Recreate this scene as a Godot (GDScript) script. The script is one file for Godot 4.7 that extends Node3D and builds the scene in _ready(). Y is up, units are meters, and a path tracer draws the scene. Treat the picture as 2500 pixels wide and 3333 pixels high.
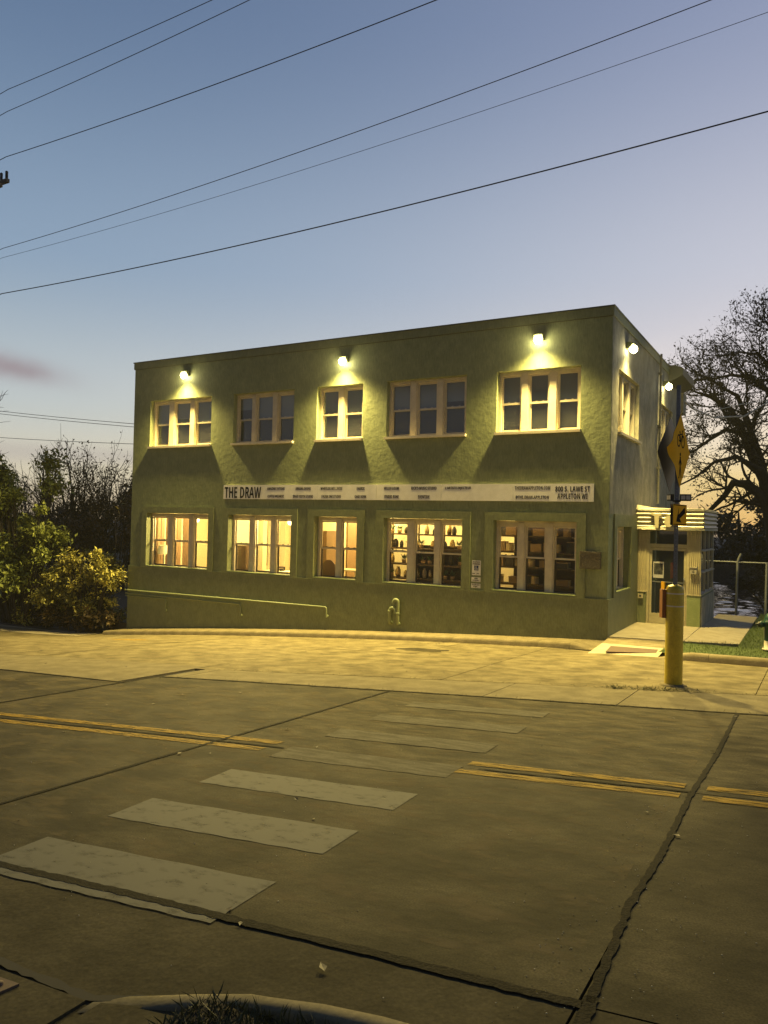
extends Node3D
# A two-storey green building at dusk, lit by its own wall lamps, seen across a sloping concrete street.
# x runs along the facade (to the right), y up, z from the facade (z = 0) towards the street.

var M := {}
var rng := RandomNumberGenerator.new()
const HALF := PI / 2

# ---------------------------------------------------------------- meshes
func mb() -> SurfaceTool:
	var st := SurfaceTool.new()
	st.begin(Mesh.PRIMITIVE_TRIANGLES)
	return st

func quad(st: SurfaceTool, a: Vector3, b: Vector3, c: Vector3, d: Vector3, smooth := -1) -> void:   # a b c d counter-clockwise seen from outside
	st.set_smooth_group(smooth)
	for p in [a, c, b, a, d, c]:
		st.add_vertex(p)

func tri(st: SurfaceTool, a: Vector3, b: Vector3, c: Vector3, smooth := -1) -> void:
	st.set_smooth_group(smooth)
	for p in [a, c, b]:
		st.add_vertex(p)

func box(st: SurfaceTool, lo: Vector3, hi: Vector3, t := Transform3D()) -> void:
	var v := []
	for i in 8:
		v.append(t * Vector3(hi.x if i & 1 else lo.x, hi.y if i & 2 else lo.y, hi.z if i & 4 else lo.z))
	quad(st, v[4], v[5], v[7], v[6]); quad(st, v[1], v[0], v[2], v[3])
	quad(st, v[5], v[1], v[3], v[7]); quad(st, v[0], v[4], v[6], v[2])
	quad(st, v[6], v[7], v[3], v[2]); quad(st, v[0], v[1], v[5], v[4])

func bevel_box(st: SurfaceTool, lo: Vector3, hi: Vector3, r: float, t := Transform3D()) -> void:   # box with chamfered long edges along y
	var p := PackedVector2Array([Vector2(lo.x + r, lo.z), Vector2(hi.x - r, lo.z), Vector2(hi.x, lo.z + r), Vector2(hi.x, hi.z - r), Vector2(hi.x - r, hi.z), Vector2(lo.x + r, hi.z), Vector2(lo.x, hi.z - r), Vector2(lo.x, lo.z + r)])
	var n := p.size()
	for i in n:
		var a := p[i]
		var b := p[(i + 1) % n]
		quad(st, t * Vector3(b.x, lo.y, b.y), t * Vector3(a.x, lo.y, a.y), t * Vector3(a.x, hi.y, a.y), t * Vector3(b.x, hi.y, b.y))
		tri(st, t * Vector3((lo.x + hi.x) / 2, hi.y, (lo.z + hi.z) / 2), t * Vector3(b.x, hi.y, b.y), t * Vector3(a.x, hi.y, a.y))
		tri(st, t * Vector3((lo.x + hi.x) / 2, lo.y, (lo.z + hi.z) / 2), t * Vector3(a.x, lo.y, a.y), t * Vector3(b.x, lo.y, b.y))

func tube(st: SurfaceTool, pts: Array, radii, sides := 8, caps := true) -> void:
	var n := pts.size()
	var rings := []
	var up := Vector3.UP
	for i in n:
		var d: Vector3 = (pts[mini(i + 1, n - 1)] - pts[maxi(i - 1, 0)]).normalized()
		if i == 0:
			up = Vector3.RIGHT if absf(d.y) > 0.9 else Vector3.UP
		var s := d.cross(up).normalized()
		up = s.cross(d).normalized()
		var r: float = radii[i] if radii is Array else radii
		var ring := []
		for k in sides:
			var a := TAU * k / sides
			ring.append(pts[i] + (s * cos(a) + up * sin(a)) * r)
		rings.append(ring)
	for i in n - 1:
		for k in sides:
			var k2 := (k + 1) % sides
			quad(st, rings[i][k], rings[i + 1][k], rings[i + 1][k2], rings[i][k2], 0)
	if caps:
		for k in sides:
			var k2 := (k + 1) % sides
			tri(st, pts[0], rings[0][k], rings[0][k2])
			tri(st, pts[n - 1], rings[n - 1][k2], rings[n - 1][k])

func lathe(st: SurfaceTool, prof: Array, sides := 24, t := Transform3D(), smooth := 0) -> void:   # profile of (radius, height) from the bottom up
	for i in prof.size() - 1:
		for k in sides:
			var a := TAU * k / sides
			var b := TAU * (k + 1) / sides
			var p: Vector2 = prof[i]
			var q: Vector2 = prof[i + 1]
			var v := [Vector3(cos(a) * p.x, p.y, sin(a) * p.x), Vector3(cos(b) * p.x, p.y, sin(b) * p.x), Vector3(cos(b) * q.x, q.y, sin(b) * q.x), Vector3(cos(a) * q.x, q.y, sin(a) * q.x)]
			if p.x < 1e-5:
				tri(st, t * v[0], t * v[3], t * v[2], smooth)
			elif q.x < 1e-5:
				tri(st, t * v[1], t * v[0], t * v[3], smooth)
			else:
				quad(st, t * v[1], t * v[0], t * v[3], t * v[2], smooth)

func prism(st: SurfaceTool, poly: PackedVector2Array, z0: float, z1: float, t := Transform3D()) -> void:   # polygon in x, y with thickness along z
	var p := poly
	if Geometry2D.is_polygon_clockwise(p):
		p = p.duplicate()
		p.reverse()
	var ix := Geometry2D.triangulate_polygon(p)
	for i in range(0, ix.size(), 3):
		var a := p[ix[i]]
		var b := p[ix[i + 1]]
		var c := p[ix[i + 2]]
		if (b - a).cross(c - a) < 0:
			var s := b
			b = c
			c = s
		tri(st, t * Vector3(a.x, a.y, z1), t * Vector3(b.x, b.y, z1), t * Vector3(c.x, c.y, z1))
		tri(st, t * Vector3(a.x, a.y, z0), t * Vector3(c.x, c.y, z0), t * Vector3(b.x, b.y, z0))
	for i in p.size():
		var a := p[i]
		var b := p[(i + 1) % p.size()]
		quad(st, t * Vector3(a.x, a.y, z0), t * Vector3(b.x, b.y, z0), t * Vector3(b.x, b.y, z1), t * Vector3(a.x, a.y, z1))

func wall(st: SurfaceTool, x0: float, x1: float, y0: float, y1: float, z0: float, z1: float, holes: Array, t := Transform3D()) -> void:   # a slab with rectangular openings [x0, x1, y0, y1]
	var xs := [x0, x1]
	var ys := [y0, y1]
	for h in holes:
		xs.append_array([h[0], h[1]])
		ys.append_array([h[2], h[3]])
	xs.sort()
	ys.sort()
	var open := func(x: float, y: float) -> bool:
		if x < x0 or x > x1 or y < y0 or y > y1:
			return true
		for h in holes:
			if x > h[0] and x < h[1] and y > h[2] and y < h[3]:
				return true
		return false
	for i in xs.size() - 1:
		for j in ys.size() - 1:
			var a: float = xs[i]
			var b: float = xs[i + 1]
			var c: float = ys[j]
			var d: float = ys[j + 1]
			if b - a < 1e-4 or d - c < 1e-4 or a < x0 - 1e-4 or b > x1 + 1e-4 or c < y0 - 1e-4 or d > y1 + 1e-4 or open.call((a + b) / 2, (c + d) / 2):
				continue
			quad(st, t * Vector3(a, c, z1), t * Vector3(b, c, z1), t * Vector3(b, d, z1), t * Vector3(a, d, z1))
			quad(st, t * Vector3(b, c, z0), t * Vector3(a, c, z0), t * Vector3(a, d, z0), t * Vector3(b, d, z0))
			var e := 0.0005
			if open.call(a - e, (c + d) / 2):
				quad(st, t * Vector3(a, c, z0), t * Vector3(a, c, z1), t * Vector3(a, d, z1), t * Vector3(a, d, z0))
			if open.call(b + e, (c + d) / 2):
				quad(st, t * Vector3(b, c, z1), t * Vector3(b, c, z0), t * Vector3(b, d, z0), t * Vector3(b, d, z1))
			if open.call((a + b) / 2, c - e):
				quad(st, t * Vector3(a, c, z0), t * Vector3(b, c, z0), t * Vector3(b, c, z1), t * Vector3(a, c, z1))
			if open.call((a + b) / 2, d + e):
				quad(st, t * Vector3(a, d, z1), t * Vector3(b, d, z1), t * Vector3(b, d, z0), t * Vector3(a, d, z0))

func build(st: SurfaceTool, called: String, m: Material, parent: Node = self) -> MeshInstance3D:
	st.generate_normals()
	var o := MeshInstance3D.new()
	o.name = called
	o.mesh = st.commit()
	o.material_override = null
	o.mesh.surface_set_material(0, m)
	parent.add_child(o, true)
	return o

func thing(called: String, label: String, category: String, at := Vector3.ZERO, turn := 0.0, group := "") -> Node3D:
	var o := Node3D.new()
	o.name = called
	add_child(o, true)
	o.position = at
	o.rotation.y = turn
	tag(o, label, category, group)
	return o

func tag(o: Node, label: String, category: String, group := "", kind := "") -> Node:
	if label: o.set_meta("label", label)
	if category: o.set_meta("category", category)
	if group: o.set_meta("group", group)
	if kind: o.set_meta("kind", kind)
	return o

func setting(called: String, label := "") -> Node3D:
	var o := Node3D.new()
	o.name = called
	add_child(o, true)
	o.set_meta("kind", "structure")
	if label: o.set_meta("label", label)
	return o

func text(called: String, s: String, m: Material, parent: Node, x0: float, x1: float, y0: float, y1: float, z: float, serif := false) -> void:
	var f := SystemFont.new()
	f.font_names = PackedStringArray(["Droid Serif" if serif else "Droid Sans"])
	f.font_weight = 700
	var t := TextMesh.new()
	t.font = f
	t.text = s
	t.font_size = 32
	t.pixel_size = 0.01
	t.depth = 0.02
	t.curve_step = 2.0
	var b := t.get_aabb()
	var o := MeshInstance3D.new()
	o.name = called
	o.mesh = t
	t.material = m
	var sx := (x1 - x0) / b.size.x
	var sy := (y1 - y0) / b.size.y
	o.transform = Transform3D(Basis.from_scale(Vector3(sx, sy, 0.2)), Vector3(x0 - b.position.x * sx, y0 - b.position.y * sy, z))
	parent.add_child(o, true)

# ---------------------------------------------------------------- materials
func lin(r: float, g: float, b: float, a := 1.0) -> Color:
	return Color(r, g, b, a).linear_to_srgb() if a == 1.0 else Color(Color(r, g, b).linear_to_srgb(), a)

func plain(r: float, g: float, b: float, rough := 0.7, metal := 0.0, spec := 0.5) -> StandardMaterial3D:
	var m := StandardMaterial3D.new()
	m.albedo_color = lin(r, g, b)
	m.roughness = rough
	m.metallic = metal
	m.metallic_specular = spec
	return m

var noises := {}
func noise(freq: float, oct := 5, kind := FastNoiseLite.TYPE_SIMPLEX_SMOOTH, sd := 1) -> FastNoiseLite:
	var n := FastNoiseLite.new()
	n.noise_type = kind
	n.frequency = freq
	n.fractal_octaves = oct
	n.fractal_gain = 0.6
	n.seed = sd
	return n

func ramp_tex(n: FastNoiseLite, stops: Array, size := 512) -> NoiseTexture2D:
	var t := NoiseTexture2D.new()
	t.width = size
	t.height = size
	t.seamless = true
	t.noise = n
	if stops:
		var g := Gradient.new()
		g.offsets = PackedFloat32Array(stops.map(func(s): return s[0]))
		g.colors = PackedColorArray(stops.map(func(s): return s[1]))
		t.color_ramp = g
	return t

func textured(a: Array, b: Array, scale: Vector3, freq := 0.012, detail := 0.7, dscale := Vector3(1.7, 1.7, 1.7), rough := 0.85, bump := 0.0, bscale := 1.0, sd := 1) -> StandardMaterial3D:
	var m := StandardMaterial3D.new()
	var ca := lin(a[0], a[1], a[2])
	var cb := lin(b[0], b[1], b[2])
	m.albedo_texture = ramp_tex(noise(freq, 6, FastNoiseLite.TYPE_SIMPLEX_SMOOTH, sd), [[0.2, ca], [0.5, ca.lerp(cb, 0.5)], [0.8, cb]], 512)
	m.uv1_triplanar = true
	m.uv1_world_triplanar = true
	m.uv1_scale = scale
	m.roughness = rough
	if detail < 1.0:
		var lo := lin(detail, detail, detail)
		m.detail_enabled = true
		m.detail_blend_mode = BaseMaterial3D.BLEND_MODE_MUL
		m.detail_uv_layer = BaseMaterial3D.DETAIL_UV_2
		m.detail_albedo = ramp_tex(noise(0.03, 5, FastNoiseLite.TYPE_SIMPLEX_SMOOTH, sd + 7), [[0.1, lo], [0.75, Color.WHITE]], 512)
		m.uv2_triplanar = true
		m.uv2_world_triplanar = true
		m.uv2_scale = dscale
	if bump > 0.0:
		m.heightmap_enabled = true
		m.heightmap_scale = bump
		m.heightmap_texture = ramp_tex(noise(0.02 * bscale, 6, FastNoiseLite.TYPE_SIMPLEX_SMOOTH, sd + 3), [], 512)
	return m

func glass(tint := 0.03) -> StandardMaterial3D:
	var m := StandardMaterial3D.new()
	m.transparency = BaseMaterial3D.TRANSPARENCY_ALPHA
	m.albedo_color = Color(0.5, 0.55, 0.55, tint)
	m.roughness = 0.02
	return m

func glow(r: float, g: float, b: float, e: float) -> StandardMaterial3D:
	var m := StandardMaterial3D.new()
	m.albedo_color = Color(0.9, 0.9, 0.85)
	m.emission_enabled = true
	m.emission = lin(r, g, b)
	m.emission_energy_multiplier = e
	return m

func materials() -> void:
	M.stucco = textured([0.200, 0.228, 0.118], [0.244, 0.274, 0.143], Vector3(0.3, 0.3, 0.3), 0.014, 0.74, Vector3(1.3, 0.28, 1.3), 0.8, 0.26, 1.8, 3)
	M.green_smooth = textured([0.176, 0.195, 0.094], [0.212, 0.232, 0.114], Vector3(0.4, 0.3, 0.4), 0.014, 0.78, Vector3(1.5, 0.35, 1.5), 0.65, 0.3, 1.2, 5)
	M.green_light = textured([0.24, 0.29, 0.12], [0.28, 0.33, 0.15], Vector3(0.5, 0.5, 0.5), 0.012, 0.85, Vector3(1.7, 1.7, 1.7), 0.6, 0.3, 1.2, 6)
	M.grey_stucco = textured([0.20, 0.195, 0.15], [0.33, 0.32, 0.25], Vector3(0.3, 0.2, 0.3), 0.014, 0.7, Vector3(1.4, 0.4, 1.4), 0.85, 0.7, 1.2, 9)
	M.flashing = plain(0.06, 0.065, 0.04, 0.5)
	M.roofing = plain(0.03, 0.03, 0.03, 0.9)
	M.frame = textured([0.55, 0.475, 0.355], [0.64, 0.56, 0.42], Vector3(0.8, 0.8, 0.8), 0.01, 0.9, Vector3(3, 3, 3), 0.5, 0.0, 1.0, 11)
	M.white_frame = plain(0.36, 0.325, 0.25, 0.6)
	M.dark_sash = plain(0.05, 0.04, 0.03, 0.5)
	M.glass = glass(0.03)
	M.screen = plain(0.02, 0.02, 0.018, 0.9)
	M.blind = plain(0.16, 0.19, 0.21, 0.8)
	M.blind_dark = plain(0.07, 0.08, 0.09, 0.8)
	M.sign_white = textured([0.74, 0.71, 0.65], [0.82, 0.79, 0.73], Vector3(0.7, 0.7, 0.7), 0.01, 1.0, Vector3.ONE, 0.45)
	M.ink = plain(0.012, 0.011, 0.01, 0.9, 0.0, 0.1)
	M.blue_ink = plain(0.015, 0.03, 0.12, 0.5)
	M.plaque = textured([0.10, 0.085, 0.05], [0.16, 0.135, 0.08], Vector3(1.5, 1.5, 1.5), 0.02, 0.8, Vector3(4, 4, 4), 0.7, 0.8, 1.5, 12)
	M.bronze = plain(0.035, 0.03, 0.025, 0.45, 0.4)
	M.galv = textured([0.17, 0.18, 0.19], [0.25, 0.26, 0.27], Vector3(2, 2, 2), 0.02, 0.8, Vector3(7, 7, 7), 0.5, 0.0, 1.0, 13)
	M.galv.metallic = 0.35
	M.pipe_green = plain(0.22, 0.25, 0.125, 0.45)
	# ground
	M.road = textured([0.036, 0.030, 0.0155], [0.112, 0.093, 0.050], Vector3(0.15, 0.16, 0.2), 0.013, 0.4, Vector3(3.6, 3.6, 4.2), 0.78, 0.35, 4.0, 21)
	M.road_polished = textured([0.044, 0.037, 0.0195], [0.150, 0.125, 0.068], Vector3(0.17, 0.3, 0.36), 0.018, 0.4, Vector3(2.4, 3.6, 4.2), 0.8, 0.35, 4.0, 22)
	M.gutter = textured([0.050, 0.042, 0.023], [0.088, 0.074, 0.041], Vector3(0.3, 0.3, 0.3), 0.012, 0.62, Vector3(2.3, 2.3, 2.3), 0.85, 0.3, 4.0, 23)
	M.strip = textured([0.16, 0.136, 0.08], [0.24, 0.205, 0.123], Vector3(0.3, 0.3, 0.3), 0.012, 0.75, Vector3(2.1, 2.1, 2.1), 0.85, 0.3, 4.0, 24)
	M.lot = textured([0.15, 0.123, 0.064], [0.32, 0.267, 0.145], Vector3(0.2, 0.22, 0.26), 0.014, 0.4, Vector3(3.4, 3.4, 3.4), 0.85, 0.6, 5.0, 25)
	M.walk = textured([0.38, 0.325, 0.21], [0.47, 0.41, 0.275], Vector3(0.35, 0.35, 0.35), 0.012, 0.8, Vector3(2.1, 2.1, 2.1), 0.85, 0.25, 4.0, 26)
	M.kerb = textured([0.20, 0.165, 0.09], [0.29, 0.24, 0.14], Vector3(0.4, 0.4, 0.4), 0.014, 0.7, Vector3(2.0, 2.0, 2.0), 0.85, 0.4, 4.0, 27)
	M.joint = plain(0.028, 0.024, 0.016, 0.95)
	M.seal = textured([0.012, 0.010, 0.006], [0.034, 0.028, 0.017], Vector3(1.6, 1.6, 1.6), 0.02, 0.5, Vector3(6, 6, 6), 0.85, 0.3, 3.0, 28)
	M.spall = textured([0.13, 0.11, 0.06], [0.21, 0.18, 0.105], Vector3(2.2, 2.2, 2.2), 0.02, 0.5, Vector3(7, 7, 7), 0.9, 0.25, 3.0, 29)
	M.stripe = worn(null, [0.135, 0.129, 0.100], 0.10, 30, 0.95, 0.34)
	M.stripe.uv1_scale = Vector3(0.5, 0.7, 0.8)
	M.worn_stripe = textured([0.075, 0.066, 0.042], [0.150, 0.137, 0.095], Vector3(0.22, 0.4, 0.9), 0.02, 0.75, Vector3(1.6, 1.6, 1.6), 0.8, 0.2, 4.0, 31)
	M.yellow_line = worn(null, [0.36, 0.225, 0.030], 0.43, 33)
	M.stain_dark = worn(null, [0.02, 0.017, 0.011], 0.62, 61, 0.30, 0.36)
	M.stain_dark.uv1_scale = Vector3(0.16, 0.2, 0.2)
	M.stain_dark.roughness = 0.85
	M.dust = worn(null, [0.22, 0.18, 0.10], 0.72, 62, 0.5, 0.17)
	M.dust.uv1_scale = Vector3(0.2, 0.3, 0.36)
	M.dust.roughness = 0.95
	M.dirt = textured([0.028, 0.022, 0.014], [0.07, 0.055, 0.035], Vector3(0.3, 0.3, 0.3), 0.02, 0.6, Vector3(2, 2, 2), 0.95, 3.0, 2.0, 34)
	M.lawn = textured([0.05, 0.075, 0.012], [0.08, 0.115, 0.02], Vector3(0.6, 0.6, 0.6), 0.02, 0.6, Vector3(3, 3, 3), 0.95, 2.0, 3.0, 35)
	M.tactile = plain(0.11, 0.07, 0.045, 0.85)
	M.yellow = textured([0.50, 0.37, 0.02], [0.66, 0.50, 0.03], Vector3(1.1, 0.5, 1.1), 0.02, 0.72, Vector3(5, 1.2, 5), 0.42, 0.0, 1.0, 36)
	M.sign_yellow = plain(0.78, 0.40, 0.015, 0.8, 0.0, 0.15)
	M.band = plain(0.62, 0.55, 0.42, 0.5)
	M.orange = plain(0.26, 0.085, 0.012, 0.6)
	M.corrugated = plain(0.45, 0.42, 0.32, 0.4, 0.45)
	M.cream = textured([0.44, 0.385, 0.24], [0.52, 0.46, 0.29], Vector3(0.8, 0.8, 0.8), 0.01, 0.88, Vector3(3, 3, 3), 0.5, 0.0, 1.0, 37)
	M.red = plain(0.25, 0.03, 0.03, 0.6)
	M.hydrant = plain(0.01, 0.05, 0.038, 0.35)
	M.black = plain(0.012, 0.012, 0.012, 0.5)
	M.wire = plain(0.012, 0.013, 0.018, 0.6)
	M.timber = textured([0.12, 0.09, 0.06], [0.2, 0.16, 0.11], Vector3(2, 0.3, 2), 0.02, 0.7, Vector3(4, 4, 4), 0.85, 0.0, 1.0, 38)
	M.room = plain(0.74, 0.68, 0.48, 0.85)
	M.room_floor = plain(0.30, 0.19, 0.09, 0.6)
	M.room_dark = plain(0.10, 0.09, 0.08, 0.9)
	M.tan_panel = plain(0.24, 0.155, 0.085, 0.75)
	M.brown_panel = plain(0.07, 0.042, 0.02, 0.7)
	M.bark = textured([0.022, 0.018, 0.014], [0.05, 0.04, 0.03], Vector3(1, 0.4, 1), 0.03, 0.7, Vector3(4, 4, 4), 0.95, 2.0, 2.0, 39)
	for g in [M.road, M.road_polished, M.gutter, M.strip, M.lot, M.kerb, M.seal, M.stripe, M.worn_stripe, M.dust, M.yellow_line]:
		g.metallic_specular = 0.2
	M.water = plain(0.006, 0.008, 0.008, 0.06)
	M.water.metallic_specular = 0.6
	M.ripple = M.water.duplicate()
	M.water.normal_enabled = true
	var wt := ramp_tex(noise(0.012, 4, FastNoiseLite.TYPE_SIMPLEX_SMOOTH, 44), [], 512)
	wt.as_normal_map = true
	wt.bump_strength = 10.0
	M.water.normal_texture = wt
	M.water.normal_scale = 1.6
	M.water.uv1_triplanar = true
	M.water.uv1_world_triplanar = true
	M.water.uv1_scale = Vector3(0.10, 0.2, 0.2)

func worn(m: StandardMaterial3D, c: Array, cut: float, sd: int, most := 0.95, soft := 0.25) -> StandardMaterial3D:   # paint rubbed off in patches
	if m == null:
		m = StandardMaterial3D.new()
		m.uv1_triplanar = true
		m.uv1_world_triplanar = true
		m.uv1_scale = Vector3(0.35, 0.7, 2.2)
		m.roughness = 0.6
	var col := lin(c[0], c[1], c[2])
	m.albedo_texture = ramp_tex(noise(0.02, 6, FastNoiseLite.TYPE_SIMPLEX_SMOOTH, sd), [[cut - soft, Color(col, 0.0)], [cut - soft * 0.2, Color(col, most * 0.55)], [cut + soft, Color(col, most)]], 512)
	m.transparency = BaseMaterial3D.TRANSPARENCY_ALPHA
	m.roughness = 0.7
	return m

func leaf_mat(r: float, g: float, b: float) -> StandardMaterial3D:
	var m := StandardMaterial3D.new()
	m.albedo_color = lin(r, g, b)
	m.vertex_color_use_as_albedo = true
	m.roughness = 0.6
	m.backlight_enabled = true
	m.backlight = Color(0.35, 0.35, 0.25)
	return m

# ---------------------------------------------------------------- the lie of the land
func lift(x: float, z: float) -> float:   # height of the pavement at x, z
	var k := 0.0018 - 0.0012 * smoothstep(1.0, 6.0, z)
	var n := minf(maxf(x, -15.2), 0.0)
	var v := 0.048 * maxf(x, -15.2) - k * n * n
	var d := minf(x + 15.2, 0.0)
	var run := lerpf(3.0, 14.0, smoothstep(1.5, 6.0, z))   # the yard levels out left of the building, the road goes on falling
	v -= (0.048 + 30.4 * k) * run * (1.0 - exp(d / run))
	return -0.12 + v + 0.04 * clampf(z, -1.0, 40.0)

func on(x: float, z: float, up := 0.0) -> Vector3:
	return Vector3(x, lift(x, z) + up, z)

func sheet(st: SurfaceTool, a: Vector2, b: Vector2, c: Vector2, d: Vector2, up: float, skirt := 0.05, nu := 4, nv := 4) -> void:   # four-cornered slab on the slope; a b c d counter-clockwise from above, a = near left
	var at := func(u: float, v: float) -> Vector3:
		var p := a.lerp(b, u).lerp(d.lerp(c, u), v)
		return on(p.x, p.y, up)
	for i in nu:
		for j in nv:
			var u0 := float(i) / nu
			var u1 := float(i + 1) / nu
			var v0 := float(j) / nv
			var v1 := float(j + 1) / nv
			quad(st, at.call(u0, v0), at.call(u1, v0), at.call(u1, v1), at.call(u0, v1), 0)
	if skirt <= 0.0:
		return
	var dn := Vector3(0, -skirt, 0)
	for i in nu:
		var u0 := float(i) / nu
		var u1 := float(i + 1) / nu
		var p: Vector3 = at.call(u0, 0.0)
		var q: Vector3 = at.call(u1, 0.0)
		quad(st, p + dn, q + dn, q, p)
		p = at.call(u0, 1.0)
		q = at.call(u1, 1.0)
		quad(st, q + dn, p + dn, p, q)
	for j in nv:
		var v0 := float(j) / nv
		var v1 := float(j + 1) / nv
		var p: Vector3 = at.call(0.0, v0)
		var q: Vector3 = at.call(0.0, v1)
		quad(st, q + dn, p + dn, p, q)
		p = at.call(1.0, v0)
		q = at.call(1.0, v1)
		quad(st, p + dn, q + dn, q, p)

func band(st: SurfaceTool, pts: Array, width: float, up: float, jitter := 0.0, step := 0.1) -> void:   # an uneven strip along a polyline of (x, z)
	var line := []
	for i in pts.size() - 1:
		var n := maxi(1, int((pts[i + 1] - pts[i]).length() / step))
		for k in n:
			line.append(pts[i].lerp(pts[i + 1], float(k) / n))
	line.append(pts[-1])
	var prev := []
	for i in line.size():
		var d: Vector2 = (line[mini(i + 1, line.size() - 1)] - line[maxi(i - 1, 0)]).normalized()
		var s := Vector2(-d.y, d.x)
		var l: Vector2 = line[i] + s * (width / 2 + rng.randf_range(-jitter, jitter))
		var r: Vector2 = line[i] - s * (width / 2 + rng.randf_range(-jitter, jitter))
		if prev:
			quad(st, on(prev[0].x, prev[0].y, up), on(l.x, l.y, up), on(r.x, r.y, up), on(prev[1].x, prev[1].y, up), 0)
		prev = [l, r]

func gutter_z(x: float) -> float: return 8.25 - 0.163 * (x + 4.9) if x > -5.0 else 8.97
func centre_z(x: float) -> float: return 11.53 - 0.131 * (x + 4.1)
func near_z(x: float) -> float: return 14.13 - 0.095 * x
func strip_z(x: float) -> float: return 7.23 - 0.225 * (x + 4.94)

# ---------------------------------------------------------------- main
func _ready() -> void:
	rng.seed = 11
	materials()
	var cam := Camera3D.new()
	cam.name = "camera"
	add_child(cam)
	cam.position = Vector3(4.006, 2.5, 16.864)
	cam.rotation_degrees = Vector3(0.742, 30.03, 1.392)
	cam.fov = 68.56
	cam.near = 0.05
	cam.far = 900.0
	sky()
	land()
	road()
	parking_lot()
	kerbs_and_walk()
	building()
	porch()
	rooms()
	lamps()
	wall_things()
	street_things()
	fence_and_right()
	wires()
	trees()
	litter()

func sky() -> void:
	var away := [[0.0, 222, 202, 168], [3.0, 220, 212, 190], [8.0, 188, 198, 200], [18.0, 135, 159, 184], [34.0, 93, 117, 149], [60.0, 54, 71, 100], [90.0, 38, 52, 80]]
	var near := [[0.0, 255, 200, 112], [3.0, 255, 220, 142], [6.0, 252, 232, 200], [10.0, 234, 222, 221], [18.0, 202, 203, 215], [34.0, 143, 153, 182], [60.0, 76, 90, 124], [90.0, 38, 52, 80]]
	var back := [[0.0, 74, 77, 92], [10.0, 80, 82, 102], [25.0, 62, 73, 98], [50.0, 46, 60, 88], [90.0, 38, 52, 80]]
	var pick := func(t: Array, e: float) -> Vector3:
		for i in t.size() - 1:
			if e <= t[i + 1][0]:
				var u: float = smoothstep(0.0, 1.0, (e - t[i][0]) / (t[i + 1][0] - t[i][0])) * 0.35 + 0.65 * (e - t[i][0]) / (t[i + 1][0] - t[i][0])
				return Vector3(t[i][1], t[i][2], t[i][3]).lerp(Vector3(t[i + 1][1], t[i + 1][2], t[i + 1][3]), u)
		return Vector3(t[-1][1], t[-1][2], t[-1][3])
	var w := 1024
	var h := 512
	var im := Image.create(w, h, false, Image.FORMAT_RGBF)
	var n := noise(0.02, 4, FastNoiseLite.TYPE_SIMPLEX_SMOOTH, 5)
	for j in h:
		var e := 90.0 - 180.0 * (j + 0.5) / h
		var a: Vector3 = pick.call(away, maxf(e, 0.0))
		var b: Vector3 = pick.call(near, maxf(e, 0.0))
		var c: Vector3 = pick.call(back, maxf(e, 0.0))
		for i in w:
			var az := 360.0 * (i + 0.5) / w
			var d := absf(fposmod(az - 6.0 + 180.0, 360.0) - 180.0)
			var v := a.lerp(b, exp(-pow(d / 40.0, 2.0))).lerp(c, smoothstep(75.0, 150.0, d))
			# one low strip of cloud to the left
			var ca := fposmod(az - 303.0 + 180.0, 360.0) - 180.0
			var cl := exp(-pow(ca / 3.2, 2.0) - pow((e - 9.9 + ca * 0.12) / 0.7, 2.0)) * (0.95 + 0.5 * n.get_noise_2d(az * 30.0, e * 90.0))
			v = v.lerp(Vector3(156, 143, 148), clampf(cl, 0.0, 0.85))
			var cb := exp(-pow((fposmod(az - 305.0 + 180.0, 360.0) - 180.0) / 9.0, 2.0) - pow((e - 4.2) / 0.5, 2.0))
			v = v.lerp(Vector3(186, 178, 172), clampf(cb, 0.0, 0.5))
			im.set_pixel(i, j, Color(v.x / 255.0, v.y / 255.0, v.z / 255.0).srgb_to_linear())
	var p := PanoramaSkyMaterial.new()
	p.panorama = ImageTexture.create_from_image(im)
	var env := Environment.new()
	env.background_mode = Environment.BG_SKY
	env.sky = Sky.new()
	env.sky.sky_material = p
	env.background_energy_multiplier = 1.0
	env.tonemap_mode = Environment.TONE_MAPPER_LINEAR
	env.tonemap_exposure = 1.0
	env.sdfgi_enabled = true
	env.ssao_enabled = true
	env.ssil_enabled = true
	env.fog_enabled = true   # a trace of evening mist, seen only as the halo round the lamps
	env.fog_density = 0.0005
	env.fog_light_color = Color(0.95, 0.95, 0.95)
	var we := WorldEnvironment.new()
	we.name = "environment"
	we.environment = env
	add_child(we)

# ---------------------------------------------------------------- the ground
func ground_y(x: float, z: float) -> float:
	var y := lift(x, z) - 0.10 + 0.42 * smoothstep(0.4, -0.5, z) * smoothstep(-15.3, -16.2, x)
	if x > -10.5:
		var shore := 2.2 + (z + 8.5) * 0.085   # the bank reaches further out on the right
		var sink := smoothstep(-7.6, -9.6, z) * (1.0 - smoothstep(-46.0, -50.0, z))
		sink *= 1.0 - smoothstep(shore - 0.5, shore + 1.6, x) * smoothstep(-44.0, -30.0, z)
		y = lerpf(y, -2.6, sink * smoothstep(-10.5, -8.5, x))
		if x > shore and z < -8.0:
			y -= 0.9 * smoothstep(-8.0, -10.0, z) * smoothstep(0.0, 1.0, x - shore) * (1.0 - smoothstep(-46.0, -50.0, z))
	return y

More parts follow.
